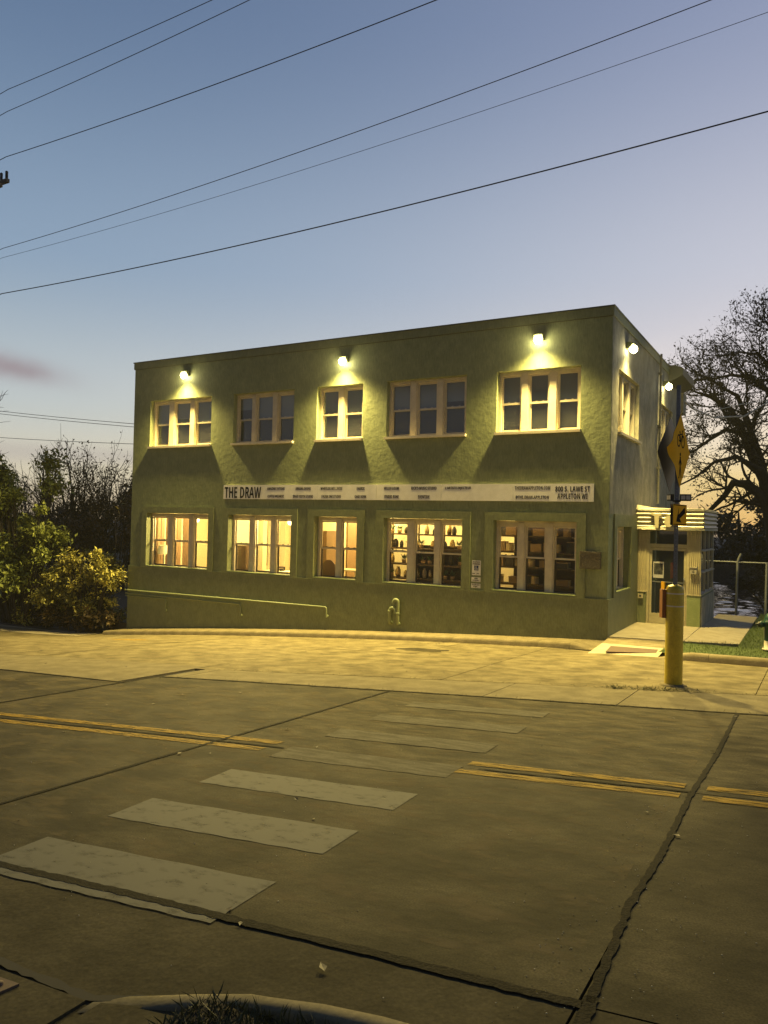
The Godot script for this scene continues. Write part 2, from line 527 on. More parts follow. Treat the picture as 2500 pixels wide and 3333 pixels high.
func land() -> void:
	var st := mb()
	var xs := [-400.0, -200.0, -110.0, -70.0]
	var zs := [-400.0, -220.0, -130.0, -90.0, -70.0, -60.0]
	for i in 95: xs.append(-50.0 + i * 1.0)
	xs.append_array([50.0, 60.0, 80.0, 120.0, 220.0, 400.0])
	for i in 80: zs.append(-52.0 + i)
	zs.append_array([32.0, 40.0, 60.0, 100.0, 200.0, 400.0])
	for i in xs.size() - 1:
		for j in zs.size() - 1:
			var p := func(a: float, b: float) -> Vector3: return Vector3(a, ground_y(a, b), b)
			quad(st, p.call(xs[i], zs[j + 1]), p.call(xs[i + 1], zs[j + 1]), p.call(xs[i + 1], zs[j]), p.call(xs[i], zs[j]), 0)
	var g := build(st, "ground", M.dirt)
	g.set_meta("kind", "structure")
	st = mb()
	quad(st, Vector3(-10.3, -1.6, -8.0), Vector3(45, -1.6, -8.0), Vector3(45, -1.6, -49.0), Vector3(-10.3, -1.6, -49.0))
	build(st, "water", M.water).set_meta("kind", "structure")
	st = mb()
	var wn := noise(0.55, 3, FastNoiseLite.TYPE_SIMPLEX_SMOOTH, 8)
	var wave := func(i: int, j: int) -> Vector3:
		var x := -5.0 + i * 0.16
		var z := -8.2 - j * 0.14 - j * j * 0.0003
		return Vector3(x, -1.53 + 0.075 * wn.get_noise_2d(x * 0.8, z * 1.5), z)
	for i in 54:
		for j in 190:
			quad(st, wave.call(i, j), wave.call(i + 1, j), wave.call(i + 1, j + 1), wave.call(i, j + 1), 0)
	build(st, "water_ripples", M.ripple).set_meta("kind", "structure")

func slab(called: String, parent: Node, a: Vector2, b: Vector2, c: Vector2, d: Vector2, m: Material, up := 0.0, gap := 0.006) -> void:
	var mid := (a + b + c + d) / 4
	var f := func(p: Vector2) -> Vector2: return p - (p - mid).sign() * gap
	var st := mb()
	sheet(st, f.call(a), f.call(b), f.call(c), f.call(d), up + rng.randf_range(-0.002, 0.002), 0.06, 5, 5)
	build(st, called, m, parent)

func road() -> void:
	var r := setting("road")
	var bed := mb()
	sheet(bed, Vector2(-34, 15.6), Vector2(16, 13.4), Vector2(16, 4.0), Vector2(-34, 9.2), -0.03, 0.0, 40, 10)
	build(bed, "joint_filler", M.joint, r)
	var xs := [-33.0, -29.0, -25.0, -21.0, -17.0, -13.0, -9.0, -5.03, -1.15, 3.2, 7.2, 11.2, 15.2]
	for i in xs.size() - 1:
		var a: float = xs[i]
		var b: float = xs[i + 1]
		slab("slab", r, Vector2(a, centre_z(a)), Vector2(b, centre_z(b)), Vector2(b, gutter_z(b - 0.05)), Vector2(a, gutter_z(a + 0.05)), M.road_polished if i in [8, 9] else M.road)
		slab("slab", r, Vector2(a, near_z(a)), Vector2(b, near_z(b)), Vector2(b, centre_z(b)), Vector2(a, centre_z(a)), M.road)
		slab("gutter_slab", r, Vector2(a, 15.15 + maxf(0.0, -0.06 * (a - 0.9))), Vector2(b, 15.15 + maxf(0.0, -0.06 * (b - 0.9))), Vector2(b, near_z(b)), Vector2(a, near_z(a)), M.gutter)
	# pale scuffs that build up on the slabs
	var ov = mb()
	sheet(ov, Vector2(-7.0, 13.6), Vector2(3.1, 13.7), Vector2(3.1, 7.1), Vector2(-7.0, 9.3), 0.0022, 0.0, 24, 12)
	build(ov, "pale_scuffs", M.dust, r)
	# worn crosswalk bars
	for k in 7:
		var z := 8.22 + 0.915 * k
		var sk := 0.19
		var d := 0.34 + 0.022 * k + (0.07 if k == 6 else 0.0)
		var x0 := -0.47 + 0.035 * k
		var x1 := 1.26 + 0.03 * k
		var st := mb()
		var pc := [Vector2(x0, z), Vector2(x1, z - sk), Vector2(x1 + 0.02, z + d - sk), Vector2(x0 + 0.04, z + d)]
		var rag := 0.007 if k < 4 else 0.0045
		var nn := 40
		for i in nn:   # a strip of thin slices whose ends are chipped
			var u0 := float(i) / nn
			var u1 := float(i + 1) / nn
			var top0: Vector2 = pc[0].lerp(pc[1], u0) + Vector2(0, sin(i * 12.9898 + k) * rag)
			var top1: Vector2 = pc[0].lerp(pc[1], u1) + Vector2(0, sin((i + 1) * 12.9898 + k) * rag)
			var bot0: Vector2 = pc[3].lerp(pc[2], u0) + Vector2(0, sin(i * 7.233 + k * 2) * rag)
			var bot1: Vector2 = pc[3].lerp(pc[2], u1) + Vector2(0, sin((i + 1) * 7.233 + k * 2) * rag)
			sheet(st, bot0, bot1, top1, top0, 0.004, 0.0, 1, 2)
		var bar := build(st, "crosswalk_stripe", M.worn_stripe if k < 4 else M.stripe, r)
		bar.set_meta("label", "nearly rubbed-off white crosswalk bar" if k < 4 else "pale grey-white crosswalk bar")
	# double yellow line, broken off at the crosswalk
	for seg in [[-33.0, -0.55], [1.36, 3.12], [3.28, 15.0]]:
		for side in [-0.165, 0.125]:
			var st := mb()
			var n := maxi(3, int((seg[1] - seg[0]) / 0.35))
			for i in n:
				var xa: float = lerpf(seg[0], seg[1], float(i) / n)
				var xb: float = lerpf(seg[0], seg[1], float(i + 1) / n)
				sheet(st, Vector2(xa, centre_z(xa) + side + 0.065), Vector2(xb, centre_z(xb) + side + 0.065), Vector2(xb, centre_z(xb) + side - 0.065), Vector2(xa, centre_z(xa) + side - 0.065), 0.006, 0.0, 1, 1)
			build(st, "yellow_line", M.yellow_line, r)
	# tar-filled joints
	var st0: SurfaceTool
	var seals := [
		[[Vector2(-30, near_z(-30)), Vector2(-0.1, 14.14), Vector2(0.97, 14.02), Vector2(1.47, 13.98), Vector2(2.35, 13.9), Vector2(3.22, 13.83)], 0.06, 0.007],
		[[Vector2(3.2, 6.95), Vector2(3.22, 9.1), Vector2(3.19, 10.6), Vector2(3.21, 12.0), Vector2(3.19, 12.8), Vector2(3.24, 13.8)], 0.04, 0.007],
		[[Vector2(3.24, 13.75), Vector2(3.27, 14.5)], 0.06, 0.006],
		[[Vector2(-1.15, 14.2), Vector2(-1.15, 11.2), Vector2(-1.15, 7.7)], 0.04, 0.006],
		[[Vector2(-5.03, 14.5), Vector2(-5.03, 9.6), Vector2(-5.03, 8.3)], 0.05, 0.006],
		[[Vector2(-18, centre_z(-18)), Vector2(-4.1, 11.53), Vector2(-0.4, 11.05)], 0.035, 0.006],
		[[Vector2(1.5, centre_z(1.5)), Vector2(3.18, centre_z(3.18))], 0.03, 0.008],
		[[Vector2(-18, 8.97), Vector2(-7.5, 8.95), Vector2(-5.0, 8.97)], 0.045, 0.006],
		[[Vector2(-5, 8.27), Vector2(0.3, 7.4), Vector2(3.5, 6.88), Vector2(12, 5.5)], 0.05, 0.008],
	]
	for s in seals:
		var st := mb()
		band(st, s[0], s[1], 0.006, s[2], 0.05)
		build(st, "tar_seal", M.seal, r)
	st0 = mb()
	band(st0, [Vector2(-11, 15.5), Vector2(0.6, 14.80), Vector2(1.5, 14.785), Vector2(1.66, 14.69), Vector2(1.98, 14.585)], 0.045, 0.006, 0.008, 0.05)
	build(st0, "open_joint", M.joint, r)
	# a number pressed into the slab corner
	var st := mb()
	for o in [[0.0, 0.0, 0.10, 0.13], [0.02, 0.15, 0.11, 0.12]]:
		var pts := [Vector2(2.92 + o[0], 13.5 + o[1]), Vector2(2.92 + o[0] + o[2], 13.49 + o[1]), Vector2(2.93 + o[0] + o[2], 13.5 + o[1] + o[3]), Vector2(2.93 + o[0], 13.51 + o[1] + o[3]), Vector2(2.92 + o[0], 13.5 + o[1])]
		band(st, pts, 0.010, 0.002, 0.003, 0.02)
	build(st, "stamped_mark", M.stain_dark, r)
	# the near kerb, its ramp and the walk behind it
	var k := setting("near_kerb")
	st = mb()
	var edge := [Vector2(1.52, 14.74), Vector2(1.69, 14.64), Vector2(1.86, 14.56), Vector2(2.08, 14.48), Vector2(2.42, 14.44), Vector2(2.66, 14.41), Vector2(6, 14.10)]
	var hs := [0.004, 0.01, 0.03, 0.06, 0.10, 0.11, 0.11]
	for i in edge.size() - 1:
		var n := 6
		for j in n:
			var p: Vector2 = edge[i].lerp(edge[i + 1], float(j) / n)
			var q: Vector2 = edge[i].lerp(edge[i + 1], float(j + 1) / n)
			var h0 := lerpf(hs[i], hs[i + 1], float(j) / n)
			var h1 := lerpf(hs[i], hs[i + 1], float(j + 1) / n)
			var prof := [[0.0, -0.05], [0.015, 0.8], [0.04, 1.0], [0.125, 0.97], [0.135, 0.3]]
			for c in prof.size() - 1:
				var f: Array = prof[c]
				var g: Array = prof[c + 1]
				quad(st, on(p.x, p.y + f[0], h0 * f[1]), on(q.x, q.y + f[0], h1 * f[1]), on(q.x, q.y + g[0], h1 * g[1]), on(p.x, p.y + g[0], h0 * g[1]), 0)
	build(st, "kerb_stone", M.strip, k)
	var pw := setting("near_pavement")
	slab("slab", pw, Vector2(-12, 18.5), Vector2(1.56, 17.5), Vector2(1.50, 14.805), Vector2(-12, 15.6), M.gutter, 0.012)
	slab("slab", pw, Vector2(1.58, 17.5), Vector2(2.9, 17.5), Vector2(1.95, 14.63), Vector2(1.56, 14.79), M.gutter, 0.014)
	st = mb()
	sheet(st, Vector2(1.75, 16.2), Vector2(6, 15.8), Vector2(6, 14.22), Vector2(1.95, 14.62), 0.055, 0.08, 10, 4)
	build(st, "verge", M.dirt, pw)
	st = mb()
	sheet(st, Vector2(0.2, 15.5), Vector2(1.1, 15.3), Vector2(1.17, 14.88), Vector2(0.35, 14.95), 0.02, 0.03, 3, 2)
	var tp := build(st, "tactile_plate", M.tactile, pw)
	tp.set_meta("label", "rusty tactile warning plate with raised domes")
	st = mb()
	for i in 10:
		for j in 6:
			var p := Vector2(0.34 + i * 0.085, 14.98 + j * 0.075 - i * 0.006)
			lathe(st, [Vector2(0.02, 0.0), Vector2(0.016, 0.009), Vector2(0.0, 0.011)], 8, Transform3D(Basis(), on(p.x, p.y, 0.02)))
	build(st, "domes", M.tactile, pw).set_meta("kind", "stuff")

func parking_lot() -> void:
	var r := setting("driveway")
	var bed := mb()
	sheet(bed, Vector2(-34, 9.4), Vector2(16, 5.0), Vector2(16, -1.0), Vector2(-34, -1.0), -0.04, 0.0, 40, 8)
	build(bed, "joint_filler", M.joint, r)
	# narrow strip of lighter concrete along the gutter
	var xs := [-4.98, -4.72, 0.12, 1.83, 6.5, 11.0, 15.0]
	for i in xs.size() - 1:
		var a: float = xs[i]
		var b: float = xs[i + 1]
		slab("strip_slab", r, Vector2(a, gutter_z(a + .03) - 0.01), Vector2(b, gutter_z(b) - 0.01), Vector2(b, strip_z(b)), Vector2(a, strip_z(a)), M.strip)
	# the apron itself
	var front := 0.94
	xs = [-5.2, -3.0, -1.0, 3.3, 8.0, 15.0]
	for i in xs.size() - 1:
		var a: float = xs[i]
		var b: float = xs[i + 1]
		var far_l := front if a < 1.3 else 1.75 + 0.2 * (a - 1.7)
		var far_r := front if b < 1.3 else 1.75 + 0.2 * (b - 1.7)
		var zm := 3.42
		slab("slab", r, Vector2(a, strip_z(a)), Vector2(b, strip_z(b)), Vector2(b, zm), Vector2(a, zm), M.lot, 0.0, 0.006)
		slab("slab", r, Vector2(a, zm), Vector2(b, zm), Vector2(b, far_r), Vector2(a, far_l), M.lot, 0.0, 0.006)
	var ls := [-33.0, -27.0, -20.0, -15.6, -9.3, -5.2]
	for i in ls.size() - 1:
		var a: float = ls[i]
		var b: float = ls[i + 1]
		var za := 6.95 - 0.09 * (a + 5.2)
		var zb := 6.95 - 0.09 * (b + 5.2)
		slab("slab", r, Vector2(a, 8.95), Vector2(b, 8.95), Vector2(b, zb), Vector2(a, za), M.strip if i > 2 else M.lot, 0.0, 0.006)
		slab("slab", r, Vector2(a, za), Vector2(b, zb), Vector2(b, 3.6), Vector2(a, 3.6), M.lot, 0.0, 0.006)
		slab("slab", r, Vector2(a, 3.6), Vector2(b, 3.6), Vector2(b, front if i > 2 else 0.4), Vector2(a, front if i > 3 else 0.4), M.lot, 0.0, 0.006)
	# paler turn-out pad to the left of the building
	var st := mb()
	sheet(st, Vector2(-24.0, 1.6), Vector2(-15.75, 1.5), Vector2(-16.2, -0.35), Vector2(-24.5, -1.2), 0.012, 0.03, 10, 4)
	build(st, "pad", M.walk, r)
	st = mb()
	sheet(st, Vector2(-24.5, -1.2), Vector2(-16.2, -0.35), Vector2(-16.6, -4.6), Vector2(-24.5, -3.6), 0.0, 0.03, 10, 4)
	build(st, "rear_pad", M.gutter, r)
	st = mb()
	box(st, Vector3(-16.3, -2.2, -1.1), Vector3(-15.16, -1.02, -0.25))
	build(st, "step", M.kerb, r)
	# faded paint spot and dark stains
	for s in [[-11.2, 3.4, 0.9, 0.25, 4], [-3.1, 2.7, 0.7, 0.35, 6]]:
		st = mb()
		var c := Vector2(s[0], s[1])
		var ring := []
		for i in 18:
			var a := TAU * i / 18
			ring.append(c + Vector2(cos(a) * s[2], sin(a) * s[3]) * rng.randf_range(0.55, 1.0))
		for i in 18:
			tri(st, on(c.x, c.y, 0.004), on(ring[(i + 1) % 18].x, ring[(i + 1) % 18].y, 0.004), on(ring[i].x, ring[i].y, 0.004))
		build(st, "stain", M.yellow_line if s[4] == 4 else M.gutter, r)

func kerbs_and_walk() -> void:
	var k := setting("kerb")
	# along the facade: a concrete ledge with a rounded kerb, in lengths
	var cuts := [-15.2, -12.2, -9.2, -6.2, -3.3, -1.25, -0.55, 0.05]
	for i in cuts.size() - 1:
		var st := mb()
		var n := 8
		for j in n:
			var xa: float = lerpf(cuts[i], cuts[i + 1], float(j) / n) + (0.006 if j == 0 else 0.0)
			var xb: float = lerpf(cuts[i], cuts[i + 1], float(j + 1) / n)
			var ha := 0.125 * (1.0 - smoothstep(-0.65, 0.06, xa))
			var hb := 0.125 * (1.0 - smoothstep(-0.65, 0.06, xb))
			var prof := [[0.955, -0.08], [0.935, 0.55], [0.915, 0.85], [0.875, 1.0], [0.62, 1.02]]
			for c in prof.size() - 1:
				quad(st, on(xa, prof[c][0], ha * prof[c][1]), on(xb, prof[c][0], hb * prof[c][1]), on(xb, prof[c + 1][0], hb * prof[c + 1][1]), on(xa, prof[c + 1][0], ha * prof[c + 1][1]), 0)
			quad(st, on(xa, 0.613, ha * 0.95), on(xb, 0.613, hb * 0.95), on(xb, 0.037, 0.124), on(xa, 0.037, 0.124), 0)
			if i == 0 and j == 0:
				quad(st, on(xa, 0.03, -0.2), on(xa, 0.95, -0.2), on(xa, 0.9, ha), on(xa, 0.03, ha))
		build(st, "kerb_stone", M.kerb, k)
	# the right-hand kerb in front of the grass
	var cx := [1.36, 2.3, 4.4, 7.4, 10.4, 14.0]
	for i in cx.size() - 1:
		var st := mb()
		var n := 6
		for j in n:
			var xa: float = lerpf(cx[i], cx[i + 1], float(j) / n) + (0.006 if j == 0 else 0.0)
			var xb: float = lerpf(cx[i], cx[i + 1], float(j + 1) / n)
			var za := 1.80 + 0.2 * (xa - 1.7)
			var zb := 1.80 + 0.2 * (xb - 1.7)
			var ha := 0.135 * smoothstep(1.3, 2.0, xa)
			var hb := 0.135 * smoothstep(1.3, 2.0, xb)
			var prof := [[0.0, -0.08], [-0.02, 0.55], [-0.04, 0.85], [-0.08, 1.0], [-0.22, 1.02], [-0.225, 0.4]]
			for c in prof.size() - 1:
				quad(st, on(xa, za + prof[c][0], ha * prof[c][1]), on(xb, zb + prof[c][0], hb * prof[c][1]), on(xb, zb + prof[c + 1][0], hb * prof[c + 1][1]), on(xa, za + prof[c + 1][0], ha * prof[c + 1][1]), 0)
		build(st, "kerb_stone", M.kerb, k)
	# entrance walk: two slabs with a joint, a landing and a ramp with a tactile panel
	var w := setting("entrance_walk")
	var flat := func(called: String, pts: Array, m: Material, th := 0.15) -> void:
		var st := mb()
		var poly := PackedVector2Array(pts.map(func(p): return Vector2(p.x, -p.z)))
		if Geometry2D.is_polygon_clockwise(poly):
			pts.reverse()
		for i in range(1, pts.size() - 1):
			tri(st, pts[0], pts[i], pts[i + 1])
		for i in pts.size():
			var a: Vector3 = pts[i]
			var b: Vector3 = pts[(i + 1) % pts.size()]
			quad(st, a + Vector3(0, -th, 0), b + Vector3(0, -th, 0), b, a)
		build(st, called, m, w)
	flat.call("slab", [Vector3(0.04, 0.085, -0.05), Vector3(1.53, 0.085, -0.40), Vector3(1.53, 0.10, -3.2), Vector3(0.04, 0.10, -3.2)], M.walk)
	flat.call("slab", [Vector3(1.54, 0.085, -0.40), Vector3(2.59, 0.08, -0.81), Vector3(2.58, 0.08, -4.4), Vector3(1.54, 0.095, -4.4)], M.walk)
	flat.call("slab", [Vector3(1.54, 0.09, -4.41), Vector3(2.58, 0.08, -4.41), Vector3(2.56, 0.06, -6.9), Vector3(1.54, 0.06, -6.9)], M.walk)
	flat.call("landing", [Vector3(0.04, 0.07, -0.06), Vector3(1.36, 0.07, -0.37), Vector3(1.34, 0.04, 0.55), Vector3(0.06, 0.03, 0.62)], M.kerb)
	flat.call("ramp", [Vector3(0.06, 0.03, 0.62), Vector3(1.34, 0.04, 0.55), Vector3(1.36, -0.005, 1.82), Vector3(0.0, -0.07, 1.70)], M.walk)
	flat.call("tactile_panel", [Vector3(0.30, 0.026, 0.86), Vector3(1.22, 0.031, 0.74), Vector3(1.25, 0.015, 1.12), Vector3(0.34, -0.003, 1.48)], M.tactile, 0.02)
	# lawn
	var st := mb()
	var gx := [1.36, 1.6, 2.1, 2.6, 3.3, 4.5, 7.0, 11.0]
	for i in gx.size() - 1:
		var a: float = gx[i]
		var b: float = gx[i + 1]
		var fa := 1.58 + 0.2 * (a - 1.7)
		var fb := 1.58 + 0.2 * (b - 1.7)
		var back := -0.3 if b < 2.61 else -7.6
		for j in 6:
			var za0 := lerpf(fa, back, j / 6.0)
			var za1 := lerpf(fa, back, (j + 1) / 6.0)
			var zb0 := lerpf(fb, back, j / 6.0)
			var zb1 := lerpf(fb, back, (j + 1) / 6.0)
			var hh := func(x: float, z: float) -> float: return 0.06 + 0.01 * x + 0.02 * z if z > 0 else 0.06 + 0.01 * x
			quad(st, Vector3(a, hh.call(a, za0), za0), Vector3(b, hh.call(b, zb0), zb0), Vector3(b, hh.call(b, zb1), zb1), Vector3(a, hh.call(a, za1), za1), 0)
	build(st, "lawn", M.lawn).set_meta("kind", "structure")

# ---------------------------------------------------------------- the building
const UP := [[-14.39, -11.81, [[-14.28, -13.75], [-13.42, -12.86], [-12.55, -11.97]]], [-10.94, -8.73, [[-10.85, -10.40], [-10.15, -9.64], [-9.36, -8.88]]], [-7.95, -6.47, [[-7.85, -7.38], [-7.09, -6.61]]], [-5.74, -3.49, [[-5.64, -5.16], [-4.88, -4.40], [-4.12, -3.63]]], [-2.70, -0.68, [[-2.60, -2.19], [-1.91, -1.51], [-1.22, -0.81]]]]
const LOW := [[-14.38, -11.79, [[-14.27, -13.70], [-13.38, -12.80], [-12.50, -11.97]]], [-11.0, -8.70, [[-10.88, -10.40], [-10.10, -9.61], [-9.32, -8.87]]], [-7.92, -6.54, [[-7.81, -7.36], [-7.10, -6.65]]], [-5.73, -3.51, [[-5.64, -5.16], [-4.87, -4.39], [-4.13, -3.62]]], [-2.70, -0.70, [[-2.60, -2.19], [-1.93, -1.52], [-1.24, -0.81]]]]
const SURROUND := [[-14.61, -11.58], [-11.22, -8.49], [-8.14, -6.32], [-5.95, -3.29], [-2.92, -0.49]]

func window(parent: Node, x0: float, x1: float, y0: float, y1: float, panes: Array, p0: float, p1: float, mid: float, zf: float, frame: Material, sash: Material, upper: bool, t := Transform3D()) -> void:
	var st := mb()
	var holes := []
	for p in panes:
		holes.append([p[0] - 0.035, p[1] + 0.035, p0 - 0.03, p1 + 0.03])
	wall(st, x0 + 0.003, x1 - 0.003, y0 + 0.003, y1 - 0.003, zf - 0.10, zf, holes)
	for i in panes.size() - 1:   # posts between the sashes stand a little proud
		box(st, Vector3(panes[i][1] + 0.065, y0 + 0.05, zf + 0.001), Vector3(panes[i + 1][0] - 0.065, y1 - 0.05, zf + 0.025))
	var w := build(st, "window", frame, parent)
	w.transform = t
	if upper:
		st = mb()
		box(st, Vector3(x0 - 0.02, y0 - 0.005, zf + 0.002), Vector3(x1 + 0.02, y0 + 0.055, 0.085))
		build(st, "sill", frame, w)
	else:
		st = mb()
		box(st, Vector3(x0 + 0.004, y0 + 0.005, zf + 0.002), Vector3(x1 - 0.004, y0 + 0.03, 0.045))
		build(st, "sill", M.green_light, w)
	for p in panes:
		for up in 2:
			var a := mid if up else p0
			var b := p1 if up else mid
			var z := zf - 0.045 if up else zf - 0.075
			st = mb()
			wall(st, p[0] - 0.033, p[1] + 0.033, a - 0.028, b + 0.028, z - 0.025, z, [[p[0], p[1], a + 0.012, b - 0.012]])
			if up == 0:
				for lug in [0.3, 0.7]:   # sash horns on the meeting rail
					var lx: float = lerpf(p[0], p[1], lug)
					box(st, Vector3(lx - 0.02, b + 0.029, z - 0.02), Vector3(lx + 0.02, b + 0.045, z - 0.004))
			build(st, "sash", sash if up == 0 else frame, w)
			st = mb()
			box(st, Vector3(p[0] - 0.002, a + 0.01, z - 0.016), Vector3(p[1] + 0.002, b - 0.01, z - 0.012))
			build(st, "pane", M.glass, w)

func building() -> void:
	var b := thing("commercial_building", "two-storey green stucco building with flat roof, five window bays and lit ground floor", "building")
	var holes := []
	for w in UP: holes.append([w[0], w[1], 4.64, 6.15])
	for w in LOW: holes.append([w[0], w[1], 0.92, 2.6])
	var st := mb()
	wall(st, -15.13, 0.0, -2.2, 7.2, -0.3, 0.0, holes)
	build(st, "front_wall", M.stucco, b)
	st = mb()
	box(st, Vector3(-15.165, -2.2, 0.003), Vector3(0.036, 0.9, 0.036))
	build(st, "plinth", M.green_smooth, b)
	st = mb()
	box(st, Vector3(-15.17, 0.875, 0.0375), Vector3(0.042, 0.902, 0.045))
	build(st, "plinth_ledge", M.green_smooth, b)
	for i in SURROUND.size():
		st = mb()
		var s: Array = SURROUND[i]
		wall(st, s[0], s[1], 0.903, 2.8, 0.003, 0.040, [[LOW[i][0], LOW[i][1], 0.92, 2.6]])
		build(st, "window_surround", M.green_smooth, b)
	for w in UP:
		window(b, w[0], w[1], 4.64, 6.15, w[2], 4.76, 6.04, 5.40, -0.15, M.frame, M.frame, true)
	for w in LOW:
		window(b, w[0], w[1], 0.92, 2.6, w[2], 0.985, 2.46, 1.745, -0.17, M.frame, M.dark_sash, false)
	# side wall, local x running back from the street
	var side := Transform3D(Basis(Vector3.UP, HALF), Vector3.ZERO)
	var sh := [[0.70, 2.97, 4.64, 6.15], [5.73, 8.0, 4.64, 6.15], [0.68, 2.2, 1.0, 2.52]]
	st = mb()
	wall(st, 0.302, 9.8, -1.0, 0.9, -0.3, 0.0, [], side)
	wall(st, 0.302, 9.8, 0.9, 2.8, -0.3, 0.0, [sh[2]], side)
	build(st, "side_wall", M.green_smooth, b)
	st = mb()
	wall(st, 0.302, 9.8, 2.8, 7.2, -0.3, 0.0, [sh[0], sh[1]], side)
	build(st, "upper_side_wall", M.grey_stucco, b)
	st = mb()
	wall(st, 0.04, 0.30, 2.8, 7.2, 0.0, 0.006, [], side)
	build(st, "corner_render", M.grey_stucco, b)
	st = mb()
	box(st, Vector3(0.0, -1.0, 0.003), Vector3(3.03, 0.9, 0.036), side)
	build(st, "side_plinth", M.green_smooth, b)
	st = mb()
	wall(st, 0.44, 2.98, 0.903, 2.8, 0.003, 0.04, [sh[2]], side)
	build(st, "window_surround", M.green_smooth, b)
	window(b, 0.70, 2.97, 4.64, 6.15, [[0.80, 1.32], [1.56, 2.10], [2.34, 2.86]], 4.76, 6.04, 5.40, -0.10, M.white_frame, M.white_frame, true, side)
	window(b, 5.73, 8.0, 4.64, 6.15, [[5.83, 6.35], [6.60, 7.12], [7.36, 7.88]], 4.76, 6.04, 5.40, -0.10, M.white_frame, M.white_frame, true, side)
	window(b, 0.68, 2.2, 1.0, 2.52, [[0.80, 1.32], [1.56, 2.08]], 1.08, 2.42, 1.745, -0.15, M.frame, M.dark_sash, false, side)
	# rear and left walls
	st = mb()
	box(st, Vector3(-15.13, -2.2, -9.8), Vector3(-14.83, 7.2, -0.301))
	build(st, "left_wall", M.stucco, b)
	st = mb()
	box(st, Vector3(-14.829, -2.2, -9.8), Vector3(-0.301, 7.2, -9.5))
	build(st, "rear_wall", M.stucco, b)
	# parapet band with a dark drip line
	st = mb()
	wall(st, -15.16, 0.035, 7.203, 7.40, -0.3, 0.03, [])
	wall(st, 0.301, 9.8, 7.203, 7.40, -0.3, 0.03, [], side)
	build(st, "parapet", M.green_smooth, b)
	st = mb()
	box(st, Vector3(-15.18, 7.401, -0.34), Vector3(0.055, 7.43, 0.05))
	box(st, Vector3(0.341, 7.401, -0.34), Vector3(9.8, 7.43, 0.05), side)
	build(st, "coping", M.flashing, b)
	st = mb()
	box(st, Vector3(-15.14, 7.19, 0.001), Vector3(0.02, 7.2, 0.018))
	box(st, Vector3(0.0, 7.19, 0.007), Vector3(9.8, 7.2, 0.018), side)
	build(st, "drip_edge", M.flashing, b)
	st = mb()
	box(st, Vector3(-14.8, 6.95, -9.49), Vector3(-0.305, 7.05, -0.305))
	build(st, "roof", M.roofing, b)
	# eave hood over the rear of the side wall
	st = mb()
	var pr := PackedVector2Array([Vector2(-0.3, 7.05), Vector2(0.05, 6.98), Vector2(0.40, 7.16), Vector2(0.42, 7.36), Vector2(0.2, 7.47), Vector2(-0.3, 7.5)])
	prism(st, pr, -9.5, -7.2)
	build(st, "eave_hood", M.flashing, b)
	st = mb()
	box(st, Vector3(-0.02, 6.3, -9.9), Vector3(0.12, 6.98, -9.3))
	build(st, "corbel", M.grey_stucco, b)
	# conduit down the side wall
	st = mb()
	tube(st, [Vector3(0.05, 7.5, -5.66), Vector3(0.05, 3.2, -5.55)], 0.032, 8)
	for y in [6.9, 5.4, 4.2]:
		box(st, Vector3(0.001, y, -5.72), Vector3(0.09, y + 0.05, -5.52))
	build(st, "conduit", M.grey_stucco, b)

# ---------------------------------------------------------------- entrance porch
func corrugated_strip(st: SurfaceTool, a: Vector3, along: Vector3, out: Vector3, h: float, waves: int) -> void:   # ridges run along; profile over the height
	var n := waves * 8
	for i in n:
		var y0 := h * i / n
		var y1 := h * (i + 1) / n
		var o0 := 0.022 * sin(TAU * waves * i / n)
		var o1 := 0.022 * sin(TAU * waves * (i + 1) / n)
		var p := a + Vector3.UP * y0 + out * o0
		var q := a + Vector3.UP * y1 + out * o1
		quad(st, p, p + along, q + along, q, 0)

